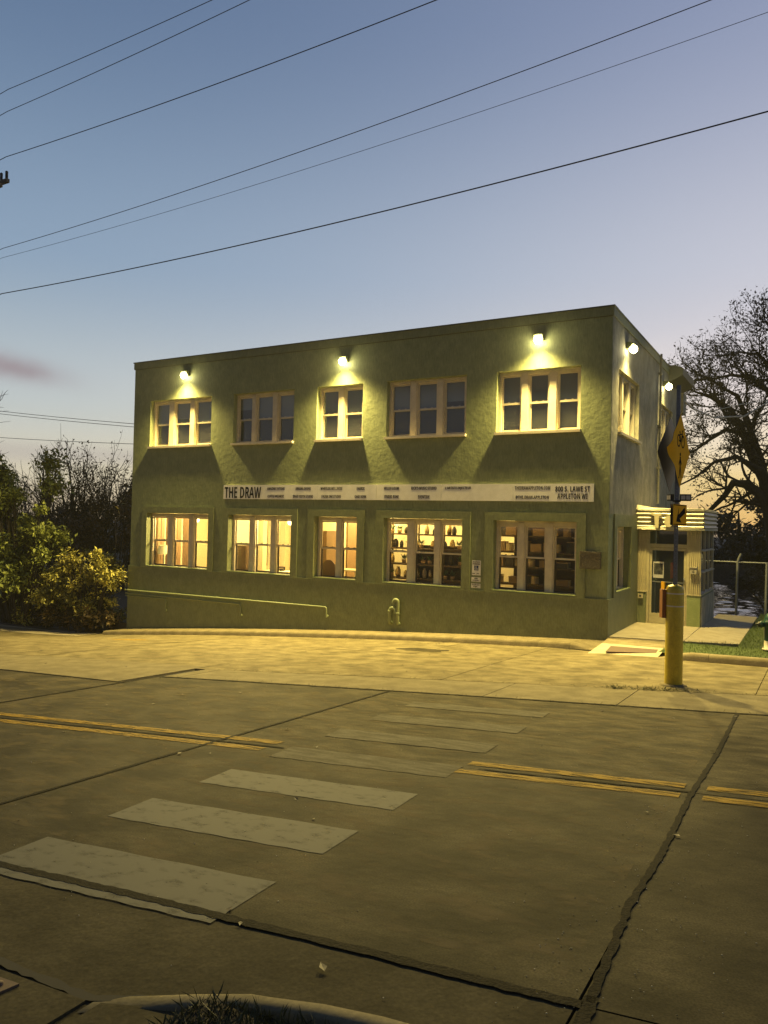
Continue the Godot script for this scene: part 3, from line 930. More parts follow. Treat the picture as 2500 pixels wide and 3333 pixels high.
func porch() -> void:
	var p := thing("entrance_porch", "small glazed entrance porch with corrugated metal canopy at the building's right side", "porch")
	var zf := -3.03
	# base and piers
	var st := mb()
	box(st, Vector3(1.22, -0.3, -5.6), Vector3(1.53, 0.86, zf))
	build(st, "base_wall", M.green_light, p)
	st = mb()
	box(st, Vector3(1.531, -0.3, -5.62), Vector3(1.56, 0.83, -3.06))
	build(st, "side_base_panel", M.grey_stucco, p)
	st = mb()
	box(st, Vector3(0.037, -0.3, -3.3), Vector3(0.255, 0.88, zf + 0.03))
	build(st, "left_base", M.green_smooth, p)
	st = mb()
	box(st, Vector3(0.02, 0.881, zf - 0.02), Vector3(0.265, 0.905, zf + 0.045))
	build(st, "base_cap", M.cream, p)
	st = mb()
	box(st, Vector3(1.215, 0.861, zf - 0.1), Vector3(1.545, 0.885, zf + 0.015))
	build(st, "base_cap", M.cream, p)
	# fluted panels either side of the door
	for s in [[0.005, 0.255, 0.906], [1.25, 1.53, 0.886]]:
		st = mb()
		var n := 48
		for i in n:
			var u0 := float(i) / n
			var u1 := float(i + 1) / n
			var f := func(u: float) -> float: return zf + 0.012 * sin(TAU * 6.0 * u)
			quad(st, Vector3(lerpf(s[0], s[1], u0), s[2], f.call(u0)), Vector3(lerpf(s[0], s[1], u1), s[2], f.call(u1)), Vector3(lerpf(s[0], s[1], u1), 2.5, f.call(u1)), Vector3(lerpf(s[0], s[1], u0), 2.5, f.call(u0)), 0)
		box(st, Vector3(s[0], s[2], zf - 0.1), Vector3(s[1], 2.5, zf - 0.02))
		build(st, "fluted_panel", M.cream, p)
	# door frame with transom
	st = mb()
	wall(st, 0.256, 1.249, 0.105, 2.5, zf - 0.10, zf - 0.01, [[0.315, 1.195, 0.115, 2.02], [0.31, 1.2, 2.11, 2.44]])
	build(st, "door_frame", M.cream, p)
	st = mb()
	box(st, Vector3(0.305, 2.105, zf - 0.06), Vector3(1.205, 2.445, zf - 0.054))
	build(st, "transom_pane", M.glass, p)
	st = mb()
	wall(st, 0.322, 1.188, 0.12, 2.012, zf - 0.075, zf - 0.03, [[0.375, 1.135, 0.36, 1.945]])
	var d := build(st, "door", M.cream, p)
	st = mb()
	box(st, Vector3(0.37, 0.355, zf - 0.056), Vector3(1.14, 1.95, zf - 0.05))
	build(st, "pane", M.glass, d)
	st = mb()
	tube(st, [Vector3(1.155, 1.13, zf - 0.03), Vector3(1.155, 1.13, zf + 0.03), Vector3(1.155, 1.27, zf + 0.03), Vector3(1.155, 1.27, zf - 0.03)], 0.011, 8)
	build(st, "handle", M.galv, d)
	st = mb()
	box(st, Vector3(0.375, 1.14, zf - 0.072), Vector3(1.135, 1.165, zf - 0.045))
	build(st, "push_bar", M.galv, d)
	# poster and flyer inside the glass
	st = mb()
	box(st, Vector3(0.40, 1.25, zf - 0.064), Vector3(0.655, 1.66, zf - 0.060))
	var po := build(st, "poster", M.sign_white, d)
	po.set_meta("label", "white-bordered black and white poster taped inside the door glass")
	st = mb()
	box(st, Vector3(0.42, 1.335, zf - 0.0595), Vector3(0.635, 1.62, zf - 0.0585))
	build(st, "poster_print", textured([0.03, 0.03, 0.03], [0.20, 0.19, 0.16], Vector3(1.3, 1.0, 1.3), 0.008, 1.0, Vector3.ONE, 0.5, 0.0, 1.0, 51), d)
	st = mb()
	box(st, Vector3(0.77, 1.24, zf - 0.35), Vector3(0.90, 1.64, zf - 0.345))
	build(st, "red_banner", M.red, p)
	# side glazing: a grid of panes
	st = mb()
	var side := Transform3D(Basis(Vector3.UP, HALF), Vector3(1.53, 0, 0))
	var holes := []
	for i in 3:
		for j in 3:
			holes.append([3.16 + i * 0.80, 3.90 + i * 0.80, 0.92 + j * 0.535, 1.41 + j * 0.535])
	wall(st, 3.06, 5.6, 0.832, 2.5, -0.06, 0.0, holes, side)
	build(st, "side_frame", M.white_frame, p)
	for h in holes:
		st = mb()
		box(st, Vector3(h[0] - 0.005, h[2] - 0.005, -0.035), Vector3(h[1] + 0.005, h[3] + 0.005, -0.03), side)
		build(st, "pane", M.glass, p)
	st = mb()
	for j in 3:
		box(st, Vector3(3.1, 0.885 + j * 0.535, 0.001), Vector3(5.55, 0.905 + j * 0.535, 0.035), side)
	build(st, "glazing_ledge", M.white_frame, p)
	# inside: floor, ceiling, back wall
	st = mb()
	box(st, Vector3(0.04, -0.2, -5.6), Vector3(1.21, 0.10, -3.14))
	box(st, Vector3(0.04, 2.46, -5.6), Vector3(1.5, 2.52, -3.14))
	box(st, Vector3(0.04, 0.101, -5.6), Vector3(1.21, 2.45, -5.5))
	build(st, "lining", M.room_dark, p)
	# canopy
	st = mb()
	box(st, Vector3(0.01, 2.521, -5.6), Vector3(1.58, 2.96, -2.90))
	build(st, "canopy_core", M.flashing, p)
	st = mb()
	corrugated_strip(st, Vector3(0.012, 2.52, -2.862), Vector3(1.59, 0, 0), Vector3(0, 0, 1), 0.42, 4)
	build(st, "canopy_front", M.corrugated, p)
	st = mb()
	corrugated_strip(st, Vector3(1.612, 2.52, -2.86), Vector3(0, 0, -2.72), Vector3(1, 0, 0), 0.42, 4)
	build(st, "canopy_side", M.corrugated, p)
	st = mb()
	for y in [2.475, 2.505, 2.955, 2.985]:
		tube(st, [Vector3(0.01, y, -2.85), Vector3(1.615, y, -2.85), Vector3(1.615, y, -5.6)], 0.014, 8)
	build(st, "canopy_trim", M.corrugated, p)
	st = mb()
	quad(st, Vector3(0.01, 2.99, -2.85), Vector3(1.61, 2.99, -2.85), Vector3(1.61, 3.0, -5.6), Vector3(0.01, 3.10, -5.6))
	tri(st, Vector3(0.011, 2.99, -2.86), Vector3(0.6, 2.99, -2.86), Vector3(0.011, 3.09, -2.9))
	build(st, "canopy_roof", M.corrugated, p)
	# raised letters on the canopy, half hidden behind the crossing sign
	st = mb()
	prism(st, PackedVector2Array([Vector2(0.345, 2.86), Vector2(0.40, 2.90), Vector2(0.47, 2.865), Vector2(0.62, 2.875), Vector2(0.635, 2.83), Vector2(0.575, 2.80), Vector2(0.565, 2.51), Vector2(0.48, 2.51), Vector2(0.465, 2.80), Vector2(0.42, 2.82)]), -2.83, -2.76)
	build(st, "letter", M.cream, p)
	st = mb()
	var ring := PackedVector2Array()
	for i in 16:
		ring.append(Vector2(0.80 + 0.10 * cos(TAU * i / 16), 2.68 + 0.15 * sin(TAU * i / 16)))
	prism(st, ring, -2.83, -2.76)
	build(st, "letter", M.cream, p)
	# letter box on the right pier and switch box on the left
	var m := thing("letter_box", "small white letter box on the fluted pier right of the porch door", "letter box", Vector3(1.37, 1.40, zf + 0.012))
	st = mb()
	bevel_box(st, Vector3(-0.085, 0.0, 0.0), Vector3(0.085, 0.15, 0.07), 0.012)
	build(st, "case", M.white_frame, m)
	st = mb()
	prism(st, PackedVector2Array([Vector2(-0.095, 0.15), Vector2(0.095, 0.15), Vector2(0.09, 0.168), Vector2(-0.09, 0.168)]), -0.002, 0.085)
	build(st, "lid", M.white_frame, m)
	st = mb()
	box(st, Vector3(-0.025, 0.045, 0.0705), Vector3(0.025, 0.06, 0.074))
	box(st, Vector3(-0.008, 0.08, 0.0705), Vector3(0.008, 0.095, 0.074))
	build(st, "slot", M.black, m)
	var e := thing("outlet_box", "small pale outlet box low on the pier left of the porch door", "outlet box", Vector3(0.12, 0.72, zf + 0.031))
	st = mb()
	bevel_box(st, Vector3(-0.06, 0.0, 0.0), Vector3(0.07, 0.11, 0.05), 0.01)
	build(st, "case", M.cream, e)
	st = mb()
	box(st, Vector3(-0.02, 0.035, 0.0505), Vector3(0.02, 0.08, 0.054))
	build(st, "socket", M.black, e)

# ---------------------------------------------------------------- lamps
func warm() -> Color: return lin(1.0, 0.77, 0.24)

func wall_lamp(label: String, at: Vector3, turn: float, energy: float) -> void:
	var l := thing("wall_lamp", label, "lamp", at, turn, "floodlights under the roof edge")
	var st := mb()
	var prof := PackedVector2Array([Vector2(0, -0.11), Vector2(0, 0.05), Vector2(0.10, 0.045), Vector2(0.15, 0.02), Vector2(0.15, 0.0), Vector2(0.05, -0.11)])
	prism(st, prof, -0.10, 0.10, Transform3D(Basis(Vector3.UP, -HALF), Vector3.ZERO))
	build(st, "housing", M.pipe_green, l)
	st = mb()
	lathe(st, [Vector2(0, -0.11), Vector2(0.05, -0.095), Vector2(0.085, -0.05), Vector2(0.095, 0.0), Vector2(0.08, 0.04), Vector2(0, 0.05)], 18, Transform3D(Basis(Vector3.RIGHT, -0.5), Vector3(0, -0.105, 0.135)))
	build(st, "lens", M.lamp_glow, l)
	var s := SpotLight3D.new()
	s.name = "beam"
	l.add_child(s)
	s.position = Vector3(0, -0.15, 0.155)
	s.rotation_degrees = Vector3(-41, 180, 0)
	s.light_color = warm()
	s.light_energy = energy
	s.spot_angle = 77
	s.spot_angle_attenuation = 0.62
	s.spot_range = 60
	s.spot_attenuation = 2
	s.light_size = 0.15
	s.shadow_enabled = true

func lamps() -> void:
	M.lamp_glow = glow(1.0, 0.86, 0.45, 40.0)
	wall_lamp("lit floodlight above the leftmost upper window group", Vector3(-12.84, 6.93, 0.02), 0.0, 132.0)
	wall_lamp("lit floodlight above the two-sash upper window", Vector3(-7.05, 6.86, 0.02), 0.0, 132.0)
	wall_lamp("lit floodlight above the upper window nearest the building's corner", Vector3(-1.66, 6.90, 0.02), 0.0, 132.0)
	wall_lamp("lit floodlight on the side wall nearest the front corner", Vector3(0.02, 6.85, -1.42), HALF, 85.0)
	wall_lamp("lit floodlight on the side wall under the eave hood", Vector3(0.02, 6.78, -6.3), HALF, 30.0)

# ---------------------------------------------------------------- inside the windows
func bulb_lamp(label: String, at: Vector3, energy: float) -> void:
	var l := thing("ceiling_lamp", label, "lamp", at, 0.0, "lamps on inside the ground floor")
	var st := mb()
	tube(st, [Vector3(0, 0.06, 0), Vector3(0, 3.28 - at.y, 0)], 0.012, 6)
	build(st, "stem", M.bronze, l)
	st = mb()
	lathe(st, [Vector2(0, -0.09), Vector2(0.06, -0.075), Vector2(0.09, -0.02), Vector2(0.08, 0.03), Vector2(0.03, 0.06), Vector2(0, 0.06)], 14)
	build(st, "globe", glow(1.0, 0.8, 0.4, 6.0), l)
	var o := OmniLight3D.new()
	o.name = "light"
	l.add_child(o)
	o.light_color = lin(1.0, 0.75, 0.28)
	o.light_energy = energy
	o.omni_range = 12
	o.omni_attenuation = 2
	o.light_size = 0.07
	o.shadow_enabled = true

func rooms() -> void:
	var r := thing("building_interior", "cream painted ground floor rooms seen through the lit windows", "rooms")
	var st := mb()
	box(st, Vector3(-14.82, -0.1, -9.48), Vector3(-0.31, 0.15, -0.31))
	build(st, "floor", M.room_floor, r)
	st = mb()
	box(st, Vector3(-14.82, 3.3, -9.48), Vector3(-0.31, 3.6, -0.31))
	build(st, "ceiling", M.room, r)
	st = mb()
	box(st, Vector3(-14.82, 0.151, -4.7), Vector3(-6.2, 3.299, -4.6))
	box(st, Vector3(-6.199, 0.151, -2.6), Vector3(-0.31, 3.299, -2.5))
	build(st, "back_wall", M.room, r)
	for x in [-11.42, -8.3, -6.2]:
		st = mb()
		box(st, Vector3(x - 0.05, 0.151, -4.59), Vector3(x + 0.05, 3.299, -0.311))
		build(st, "partition", M.room, r)
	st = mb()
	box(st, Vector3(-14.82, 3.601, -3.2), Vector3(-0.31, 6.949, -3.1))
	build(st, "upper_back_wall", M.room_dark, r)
	st = mb()
	box(st, Vector3(-14.822, 0.152, -4.59), Vector3(-14.78, 3.298, -0.315))
	wall(st, -14.77, -0.32, 0.152, 3.298, -0.312, -0.302, [[-14.39, -11.78, 0.91, 2.61], [-11.01, -8.69, 0.91, 2.61], [-7.93, -6.53, 0.91, 2.61], [-5.74, -3.50, 0.91, 2.61], [-2.71, -0.69, 0.91, 2.61]])
	build(st, "lining", M.room, r)
	# blinds behind the upper sashes
	for i in UP.size():
		for j in UP[i][2].size():
			var pn: Array = UP[i][2][j]
			st = mb()
			box(st, Vector3(pn[0] - 0.03, 5.40 + [0.0, 0.16, 0.05, 0.3, 0.0][(i * 3 + j) % 5], -0.275), Vector3(pn[1] + 0.03, 6.05, -0.27))
			build(st, "blind", M.blind if i in [0, 1, 3] else M.blind_dark, r)
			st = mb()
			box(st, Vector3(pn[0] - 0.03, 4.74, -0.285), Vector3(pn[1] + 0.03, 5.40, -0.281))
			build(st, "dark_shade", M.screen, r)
	for s in [[0.80, 2.86], [5.83, 7.88]]:
		st = mb()
		box(st, Vector3(-0.25, 4.74, -s[1] - 0.05), Vector3(-0.24, 6.06, -s[0] + 0.05))
		build(st, "dark_shade", M.blind_dark, r)
	bulb_lamp("glowing globe lamp in the leftmost lit room", Vector3(-13.25, 2.42, -1.0), 9.0)
	bulb_lamp("glowing globe lamp in the second lit room from the left", Vector3(-9.35, 2.42, -0.8), 8.5)
	bulb_lamp("glowing globe lamp in the room behind the two-sash window", Vector3(-7.3, 2.95, -2.6), 7.0)
	bulb_lamp("glowing globe lamp above the shelves in the fourth window", Vector3(-5.75, 2.9, -1.1), 4.0)
	bulb_lamp("dim globe lamp over the shelves in the fifth window", Vector3(-2.9, 2.95, -1.6), 1.6)
	# leftmost room: tan wardrobes and a shaded floor lamp
	for c in [[-0.66, 0.32, "narrow tan cupboard nearest the glass in the leftmost lit room"], [-1.36, 0.40, "tall tan cupboard behind the middle sash of the leftmost room"], [-2.10, 0.36, "tan cupboard behind the right sash of the leftmost room"]]:
		var w := thing("cupboard", c[2], "cupboard", Vector3(-14.60, 0.15, c[0]), HALF, "tan cupboards in the leftmost room")
		st = mb()
		box(st, Vector3(-c[1] / 2, 0.0, -0.15), Vector3(c[1] / 2, 2.35, 0.12))
		build(st, "carcass", M.tan_panel, w)
		for k in 2:
			st = mb()
			box(st, Vector3(-c[1] / 2 + 0.012 + k * c[1] / 2, 0.95, 0.122), Vector3(-0.012 + k * c[1] / 2, 2.32, 0.14))
			build(st, "door", M.tan_panel, w)
	var fl := thing("floor_lamp", "floor lamp with square pale shade behind the leftmost lit sash", "lamp", Vector3(-14.16, 0.15, -0.50))
	st = mb()
	lathe(st, [Vector2(0.16, 0), Vector2(0.16, 0.03), Vector2(0.02, 0.05), Vector2(0.015, 1.2)], 16)
	build(st, "stand", M.black, fl)
	st = mb()
	lathe(st, [Vector2(0.20, 1.14), Vector2(0.17, 1.42)], 20)
	build(st, "shade", M.room, fl)
	# second room: dark cabinet, pillars, a table with a box of papers
	var cb := thing("dark_cabinet", "dark brown cabinet behind the left sash of the second room", "cabinet", Vector3(-11.14, 0.15, -0.98), HALF)
	st = mb()
	box(st, Vector3(-0.28, 0, -0.2), Vector3(0.28, 1.52, 0.2))
	build(st, "carcass", M.brown_panel, cb)
	st = mb()
	box(st, Vector3(-0.26, 0.05, 0.202), Vector3(0.26, 1.48, 0.22))
	build(st, "door", M.brown_panel, cb)
	for x in [-1.86, -2.36, -3.0]:
		var pl := thing("interior_pillar", ["cream pillar nearest the glass in the second room", "middle cream pillar in the second room", "rearmost cream pillar in the second room"][int(-x - 1.5)], "pillar", Vector3(-11.26, 0.15, x), 0.0, "pillars in the second room")
		st = mb()
		box(st, Vector3(-0.12, 0, -0.1), Vector3(0.12, 3.14, 0.1))
		build(st, "shaft", M.room, pl)
		st = mb()
		box(st, Vector3(-0.16, 2.9, -0.13), Vector3(0.16, 3.13, 0.13))
		build(st, "capital", M.room, pl)
	for x in [-1.60, -2.12, -2.72]:
		st = mb()
		box(st, Vector3(-11.369, 1.0, x - 0.12), Vector3(-11.34, 2.7, x + 0.12))
		build(st, "inner_window", M.brown_panel, r)
	table("side_table", "pale table under the middle sash of the second room", Vector3(-9.8, 0.15, -0.95), 0.95, 0.5, 0.82)
	var bx := thing("open_box", "dark open box lying on the pale table in the second room", "box", Vector3(-9.85, 0.97, -0.95), 0.4)
	st = mb()
	wall(st, -0.16, 0.16, -0.11, 0.11, 0.0, 0.12, [[-0.145, 0.145, -0.095, 0.095]], Transform3D(Basis(Vector3.RIGHT, -HALF), Vector3.ZERO))
	box(st, Vector3(-0.14, 0.002, -0.09), Vector3(0.14, 0.012, 0.09))
	build(st, "carton", M.black, bx)
	st = mb()
	box(st, Vector3(-0.16, 0.12, -0.115), Vector3(0.16, 0.125, -0.0), Transform3D(Basis(Vector3.RIGHT, 0.7), Vector3(0, -0.03, 0.06)))
	build(st, "flap", M.brown_panel, bx)
	# third room: desk with a round-backed chair, white stile
	table("desk", "desk with white top in the room behind the two-sash window", Vector3(-7.75, 0.15, -1.5), 0.9, 0.6, 0.95)
	var ch := thing("chair", "round-backed dark chair at the desk behind the two-sash window", "chair", Vector3(-7.93, 0.15, -0.95))
	st = mb()
	box(st, Vector3(-0.21, 0.62, -0.2), Vector3(0.21, 0.67, 0.2))
	build(st, "seat", M.brown_panel, ch)
	st = mb()
	var arch := PackedVector2Array()
	for i in 13:
		arch.append(Vector2(0.22 * cos(PI * i / 12), 1.0 + 0.24 * sin(PI * i / 12)))
	arch.append(Vector2(-0.2, 0.68))
	arch.append(Vector2(0.2, 0.68))
	prism(st, arch, 0.18, 0.215)
	build(st, "backrest", M.brown_panel, ch)
	for s in [[-0.18, -0.17], [0.18, -0.17], [-0.18, 0.17], [0.18, 0.17]]:
		st = mb()
		tube(st, [Vector3(s[0] * 1.1, 0, s[1] * 1.1), Vector3(s[0], 0.62, s[1])], 0.018, 6)
		build(st, "leg", M.brown_panel, ch)
	st = mb()
	box(st, Vector3(-8.249, 0.16, -2.75), Vector3(-8.20, 3.0, -2.12))
	box(st, Vector3(-8.249, 1.2, -1.42), Vector3(-8.1, 2.2, -0.86))
	build(st, "partition", M.tan_panel, r)
	# fourth and fifth windows: shelf units full of things
	shelf_unit(-6.13, -3.9, -1.0, [0.98, 1.36, 1.78, 2.16], "open shelves of jars and plants behind the fourth window", 0)
	shelf_unit(-3.15, -1.1, -1.2, [1.0, 1.42, 1.80, 2.20], "open shelves of boxes and drums behind the fifth window", 1)

func table(called: String, label: String, at: Vector3, w: float, d: float, h: float) -> void:
	var t := thing(called, label, "table", at)
	var st := mb()
	box(st, Vector3(-w / 2, h - 0.04, -d / 2), Vector3(w / 2, h, d / 2))
	build(st, "top", M.room, t)
	for s in [[-1, -1], [1, -1], [-1, 1], [1, 1]]:
		st = mb()
		box(st, Vector3(s[0] * (w / 2 - 0.05) - 0.025, 0, s[1] * (d / 2 - 0.05) - 0.025), Vector3(s[0] * (w / 2 - 0.05) + 0.025, h - 0.041, s[1] * (d / 2 - 0.05) + 0.025))
		build(st, "leg", M.room, t)

func shelf_unit(x0: float, x1: float, z: float, ys: Array, label: String, kind: int) -> void:
	var s := thing("shelf_unit", label, "shelves", Vector3(x0, 0.15, z))
	var w := x1 - x0
	for y in ys:
		var st := mb()
		box(st, Vector3(0, y - 0.15, -0.2), Vector3(w, y - 0.11, 0.2))
		build(st, "shelf", M.brown_panel, s)
	for x in [0.0, w * 0.36, w * 0.7, w - 0.04]:
		var st := mb()
		box(st, Vector3(x, 0, -0.19), Vector3(x + 0.035, 2.7, -0.15))
		build(st, "upright", M.brown_panel, s)
	var bp := mb()
	if kind == 1:
		box(bp, Vector3(w * 0.22, 0.3, -0.23), Vector3(w, 2.6, -0.215))
	else:
		box(bp, Vector3(w * 0.3, 0.3, -0.23), Vector3(w, 1.75, -0.215))
	build(bp, "back_panel", M.brown_panel, s)
	var glaze := plain(0.45, 0.36, 0.22, 0.12)
	var brass := plain(0.6, 0.45, 0.2, 0.25, 0.8)
	var leaf := plain(0.06, 0.10, 0.03, 0.6)
	var carton := plain(0.30, 0.20, 0.10, 0.8)
	var dark := plain(0.035, 0.028, 0.022, 0.5)
	var tier := ["lowest", "second", "third", "top"]
	for yi in ys.size():
		var x := x0 + 0.12
		while x < x1 - 0.12:
			var at := Vector3(x, ys[yi] + 0.041, z + rng.randf_range(-0.06, 0.06))
			var pick := rng.randi_range(0, 4)
			var room_h := 0.30
			if kind == 0 and pick <= 1:
				var look := rng.randi_range(0, 2)
				var o := thing("jar", "%s jar on the %s shelf behind the fourth window" % [["pale glazed", "brass-coloured", "dark"][look], tier[yi]], "jar", at, 0.0, "jars on the fourth window's shelves")
				var r := rng.randf_range(0.05, 0.085)
				var h := rng.randf_range(0.16, 0.28)
				var st := mb()
				lathe(st, [Vector2(0, 0), Vector2(r * 0.8, 0), Vector2(r, h * 0.35), Vector2(r * 0.9, h * 0.7), Vector2(r * 0.5, h * 0.9), Vector2(r * 0.55, h), Vector2(0, h)], 12)
				build(st, "body", [glaze, brass, dark][look], o)
				x += r * 2 + 0.05
			elif kind == 0 and pick == 2:
				var o := thing("potted_plant", "small potted plant on the %s shelf behind the fourth window" % tier[yi], "plant", at, 0.0, "potted plants on the fourth window's shelves")
				var st := mb()
				lathe(st, [Vector2(0, 0), Vector2(0.05, 0), Vector2(0.065, 0.1), Vector2(0.05, 0.1), Vector2(0, 0.09)], 10)
				build(st, "pot", carton, o)
				st = mb()
				for k in 26:
					var d := Vector3(rng.randf_range(-1, 1), rng.randf_range(0.2, 1.4), rng.randf_range(-1, 1)).normalized()
					var b := Vector3(0, 0.09, 0) + d * 0.03
					var side := d.cross(Vector3.UP).normalized() * 0.018
					var tip := b + d * rng.randf_range(0.08, 0.18)
					quad(st, b, b.lerp(tip, 0.5) + side, tip, b.lerp(tip, 0.5) - side)
				build(st, "leaves", leaf, o)
				x += 0.2
			elif kind == 1 and pick <= 2:
				var look := rng.randi_range(0, 2)
				var o := thing("storage_box", "%s box on the %s shelf behind the fifth window" % [["tan cardboard", "dark", "tan cardboard"][look], tier[yi]], "box", at, 0.0, "boxes on the fifth window's shelves")
				var bw := rng.randf_range(0.12, 0.32)
				var bh := rng.randf_range(0.12, 0.29)
				var st := mb()
				box(st, Vector3(0, 0, -0.13), Vector3(bw, bh, 0.1))
				build(st, "carton", [carton, dark, carton][look], o)
				st = mb()
				box(st, Vector3(-0.006, bh, -0.136), Vector3(bw + 0.006, bh + 0.02, 0.106))
				build(st, "lid", carton, o)
				x += bw + 0.05
			elif kind == 1 and pick == 3:
				var o := thing("drum", "small drum with bright rim on the %s shelf behind the fifth window" % tier[yi], "drum", at, 0.0, "drums on the fifth window's shelves")
				var st := mb()
				lathe(st, [Vector2(0, 0), Vector2(0.1, 0), Vector2(0.1, 0.2), Vector2(0, 0.2)], 18, Transform3D(), -1)
				build(st, "shell", glaze, o)
				for y in [0.0, 0.19]:
					st = mb()
					lathe(st, [Vector2(0.101, y), Vector2(0.108, y), Vector2(0.108, y + 0.015), Vector2(0.101, y + 0.015)], 18)
					build(st, "hoop", brass, o)
				x += 0.26
			else:
				x += 0.06

# ---------------------------------------------------------------- fixed to the front wall
const TEXTS := [["THE DRAW", -11.17, -9.80, 3.09, 3.41], ["AMAZINK TATTOOS", -9.58, -8.96, 3.325, 3.40], ["COFFEE WIZARDZ", -9.56, -8.98, 3.11, 3.185], ["ARKANA BOOKS", -8.58, -8.06, 3.325, 3.40], ["DEAD TOOTH STUDIO", -8.66, -7.98, 3.11, 3.185], ["WHEELER WELLNESS", -7.73, -7.03, 3.325, 3.40], ["FAUNA INK STUDIO", -7.69, -7.07, 3.11, 3.185], ["FABRIC", -6.57, -6.33, 3.325, 3.40], ["CAKE DORK", -6.63, -6.27, 3.11, 3.185], ["HELLO! LOOM", -5.74, -5.30, 3.33, 3.405], ["STUDIO RUHE", -5.73, -5.30, 3.11, 3.19], ["RICK'S MUSIC STUDIO", -4.94, -4.23, 3.33, 3.405], ["EVENTIDE", -4.74, -4.42, 3.11, 3.19], ["L'ARTISTE INJECTEUR", -3.99, -3.30, 3.325, 3.405], ["THEDRAWAPPLETON.COM", -2.18, -1.33, 3.33, 3.41], ["@THE.DRAW.APPLETON", -2.16, -1.36, 3.11, 3.19], ["800 S. LAWE ST", -1.21, -0.42, 3.285, 3.405], ["APPLETON WI", -1.16, -0.47, 3.12, 3.24]]

func wall_things() -> void:
	var s := thing("sign_board", "long white sign board with black tenant names across the green facade", "sign", Vector3(0, 0, 0.004))
	var xs := [-11.22, -9.73, -7.85, -5.97, -4.10, -2.23, -0.33]
	for i in 6:
		var st := mb()
		box(st, Vector3(xs[i] + 0.003, 3.06, 0.0), Vector3(xs[i + 1] - 0.003, 3.465, 0.03))
		build(st, "panel", M.sign_white, s)
	for t in TEXTS:
		text("lettering", t[0], M.ink, s, t[1], t[2], t[3], t[4], 0.031)
	# parking signs on the pier
	var specs := [["accessible_parking_sign", "white reserved parking sign with blue wheelchair square on the pier", -3.235, -3.01, 1.26, 1.62], ["van_sign", "small white van accessible plate below the wheelchair sign", -3.245, -3.01, 1.105, 1.215], ["fine_sign", "lowest small white plate below the wheelchair sign", -3.25, -3.01, 0.955, 1.06]]
	for i in 3:
		var q: Array = specs[i]
		var p := thing(q[0], q[1], "sign", Vector3(q[2], q[4], 0.004))
		var w: float = q[3] - q[2]
		var h: float = q[5] - q[4]
		var st := mb()
		box(st, Vector3(0, 0, 0), Vector3(w, h, 0.006))
		build(st, "plate", M.sign_white, p)
		if i == 0:
			text("lettering", "RESERVED", M.ink, p, 0.02, w - 0.02, 0.305, 0.338, 0.007)
			text("lettering", "PARKING", M.ink, p, 0.02, w - 0.02, 0.255, 0.293, 0.007)
			st = mb()
			box(st, Vector3(w / 2 - 0.055, 0.12, 0.0065), Vector3(w / 2 + 0.055, 0.235, 0.0085))
			build(st, "symbol_square", M.blue_ink, p)
			st = mb()
			var c := Vector2(w / 2 - 0.005, 0.165)
			for k in 14:
				var a0 := lerpf(-4.0, 0.3, k / 14.0)
				var a1 := lerpf(-4.0, 0.3, (k + 1) / 14.0)
				prism(st, PackedVector2Array([c + Vector2(cos(a0), sin(a0)) * 0.024, c + Vector2(cos(a1), sin(a1)) * 0.024, c + Vector2(cos(a1), sin(a1)) * 0.033, c + Vector2(cos(a0), sin(a0)) * 0.033]), 0.009, 0.0105)
			prism(st, PackedVector2Array([c + Vector2(-0.008, 0.05), c + Vector2(0.0, 0.05), c + Vector2(0.004, 0.012), c + Vector2(0.028, 0.010), c + Vector2(0.04, -0.026), c + Vector2(0.033, -0.03), c + Vector2(0.02, 0.0), c + Vector2(-0.006, 0.002)]), 0.009, 0.0105)
			lathe(st, [Vector2(0, 0), Vector2(0.009, 0), Vector2(0.009, 0.0015), Vector2(0, 0.0015)], 12, Transform3D(Basis(Vector3.RIGHT, HALF), Vector3(c.x - 0.005, c.y + 0.059, 0.009)))
			build(st, "wheelchair_symbol", M.sign_white, p)
			st = mb()
			box(st, Vector3(0.01, 0.035, 0.0065), Vector3(0.08, 0.05, 0.0075))
			box(st, Vector3(0.12, 0.035, 0.0065), Vector3(0.18, 0.05, 0.0075))
			build(st, "small_print", M.ink, p)
		elif i == 1:
			text("lettering", "VAN", M.ink, p, 0.075, 0.16, 0.06, 0.095, 0.007)
			text("lettering", "ACCESSIBLE", M.ink, p, 0.03, w - 0.03, 0.02, 0.048, 0.007)
		else:
			text("lettering", "$150-500", M.ink, p, 0.02, w - 0.02, 0.06, 0.095, 0.007)
			text("lettering", "FINE", M.ink, p, 0.06, 0.165, 0.018, 0.05, 0.007)
		st = mb()
		for y in [0.015, h - 0.012]:
			lathe(st, [Vector2(0, 0), Vector2(0.008, 0), Vector2(0.006, 0.004), Vector2(0, 0.005)], 8, Transform3D(Basis(Vector3.RIGHT, HALF), Vector3(w / 2, y, 0.006)))
		build(st, "bolts", M.bronze, p)
	var pq := thing("wall_plaque", "blank weathered metal plaque on the wall beside the last lower window", "plaque", Vector3(-0.62, 1.56, 0.042))
	var st := mb()
	bevel_box(st, Vector3(0, 0, 0), Vector3(0.49, 0.39, 0.045), 0.012)
	build(st, "plate", M.plaque, pq)
	st = mb()
	wall(st, 0.02, 0.47, 0.02, 0.37, 0.0455, 0.05, [[0.035, 0.455, 0.035, 0.355]])
	build(st, "raised_rim", M.plaque, pq)
	# painted pipes along the base
	var runs := [["longest, topmost green pipe rail running along the base of the facade", 0.12, -7.40, 0.165, -0.11, 0.10], ["middle green pipe rail on the facade, ending below the second window", 0.02, -10.40, 0.02, -0.34, 0.085], ["shortest, lowest green pipe rail at the facade's left end", -0.06, -13.42, -0.05, -0.44, 0.07]]
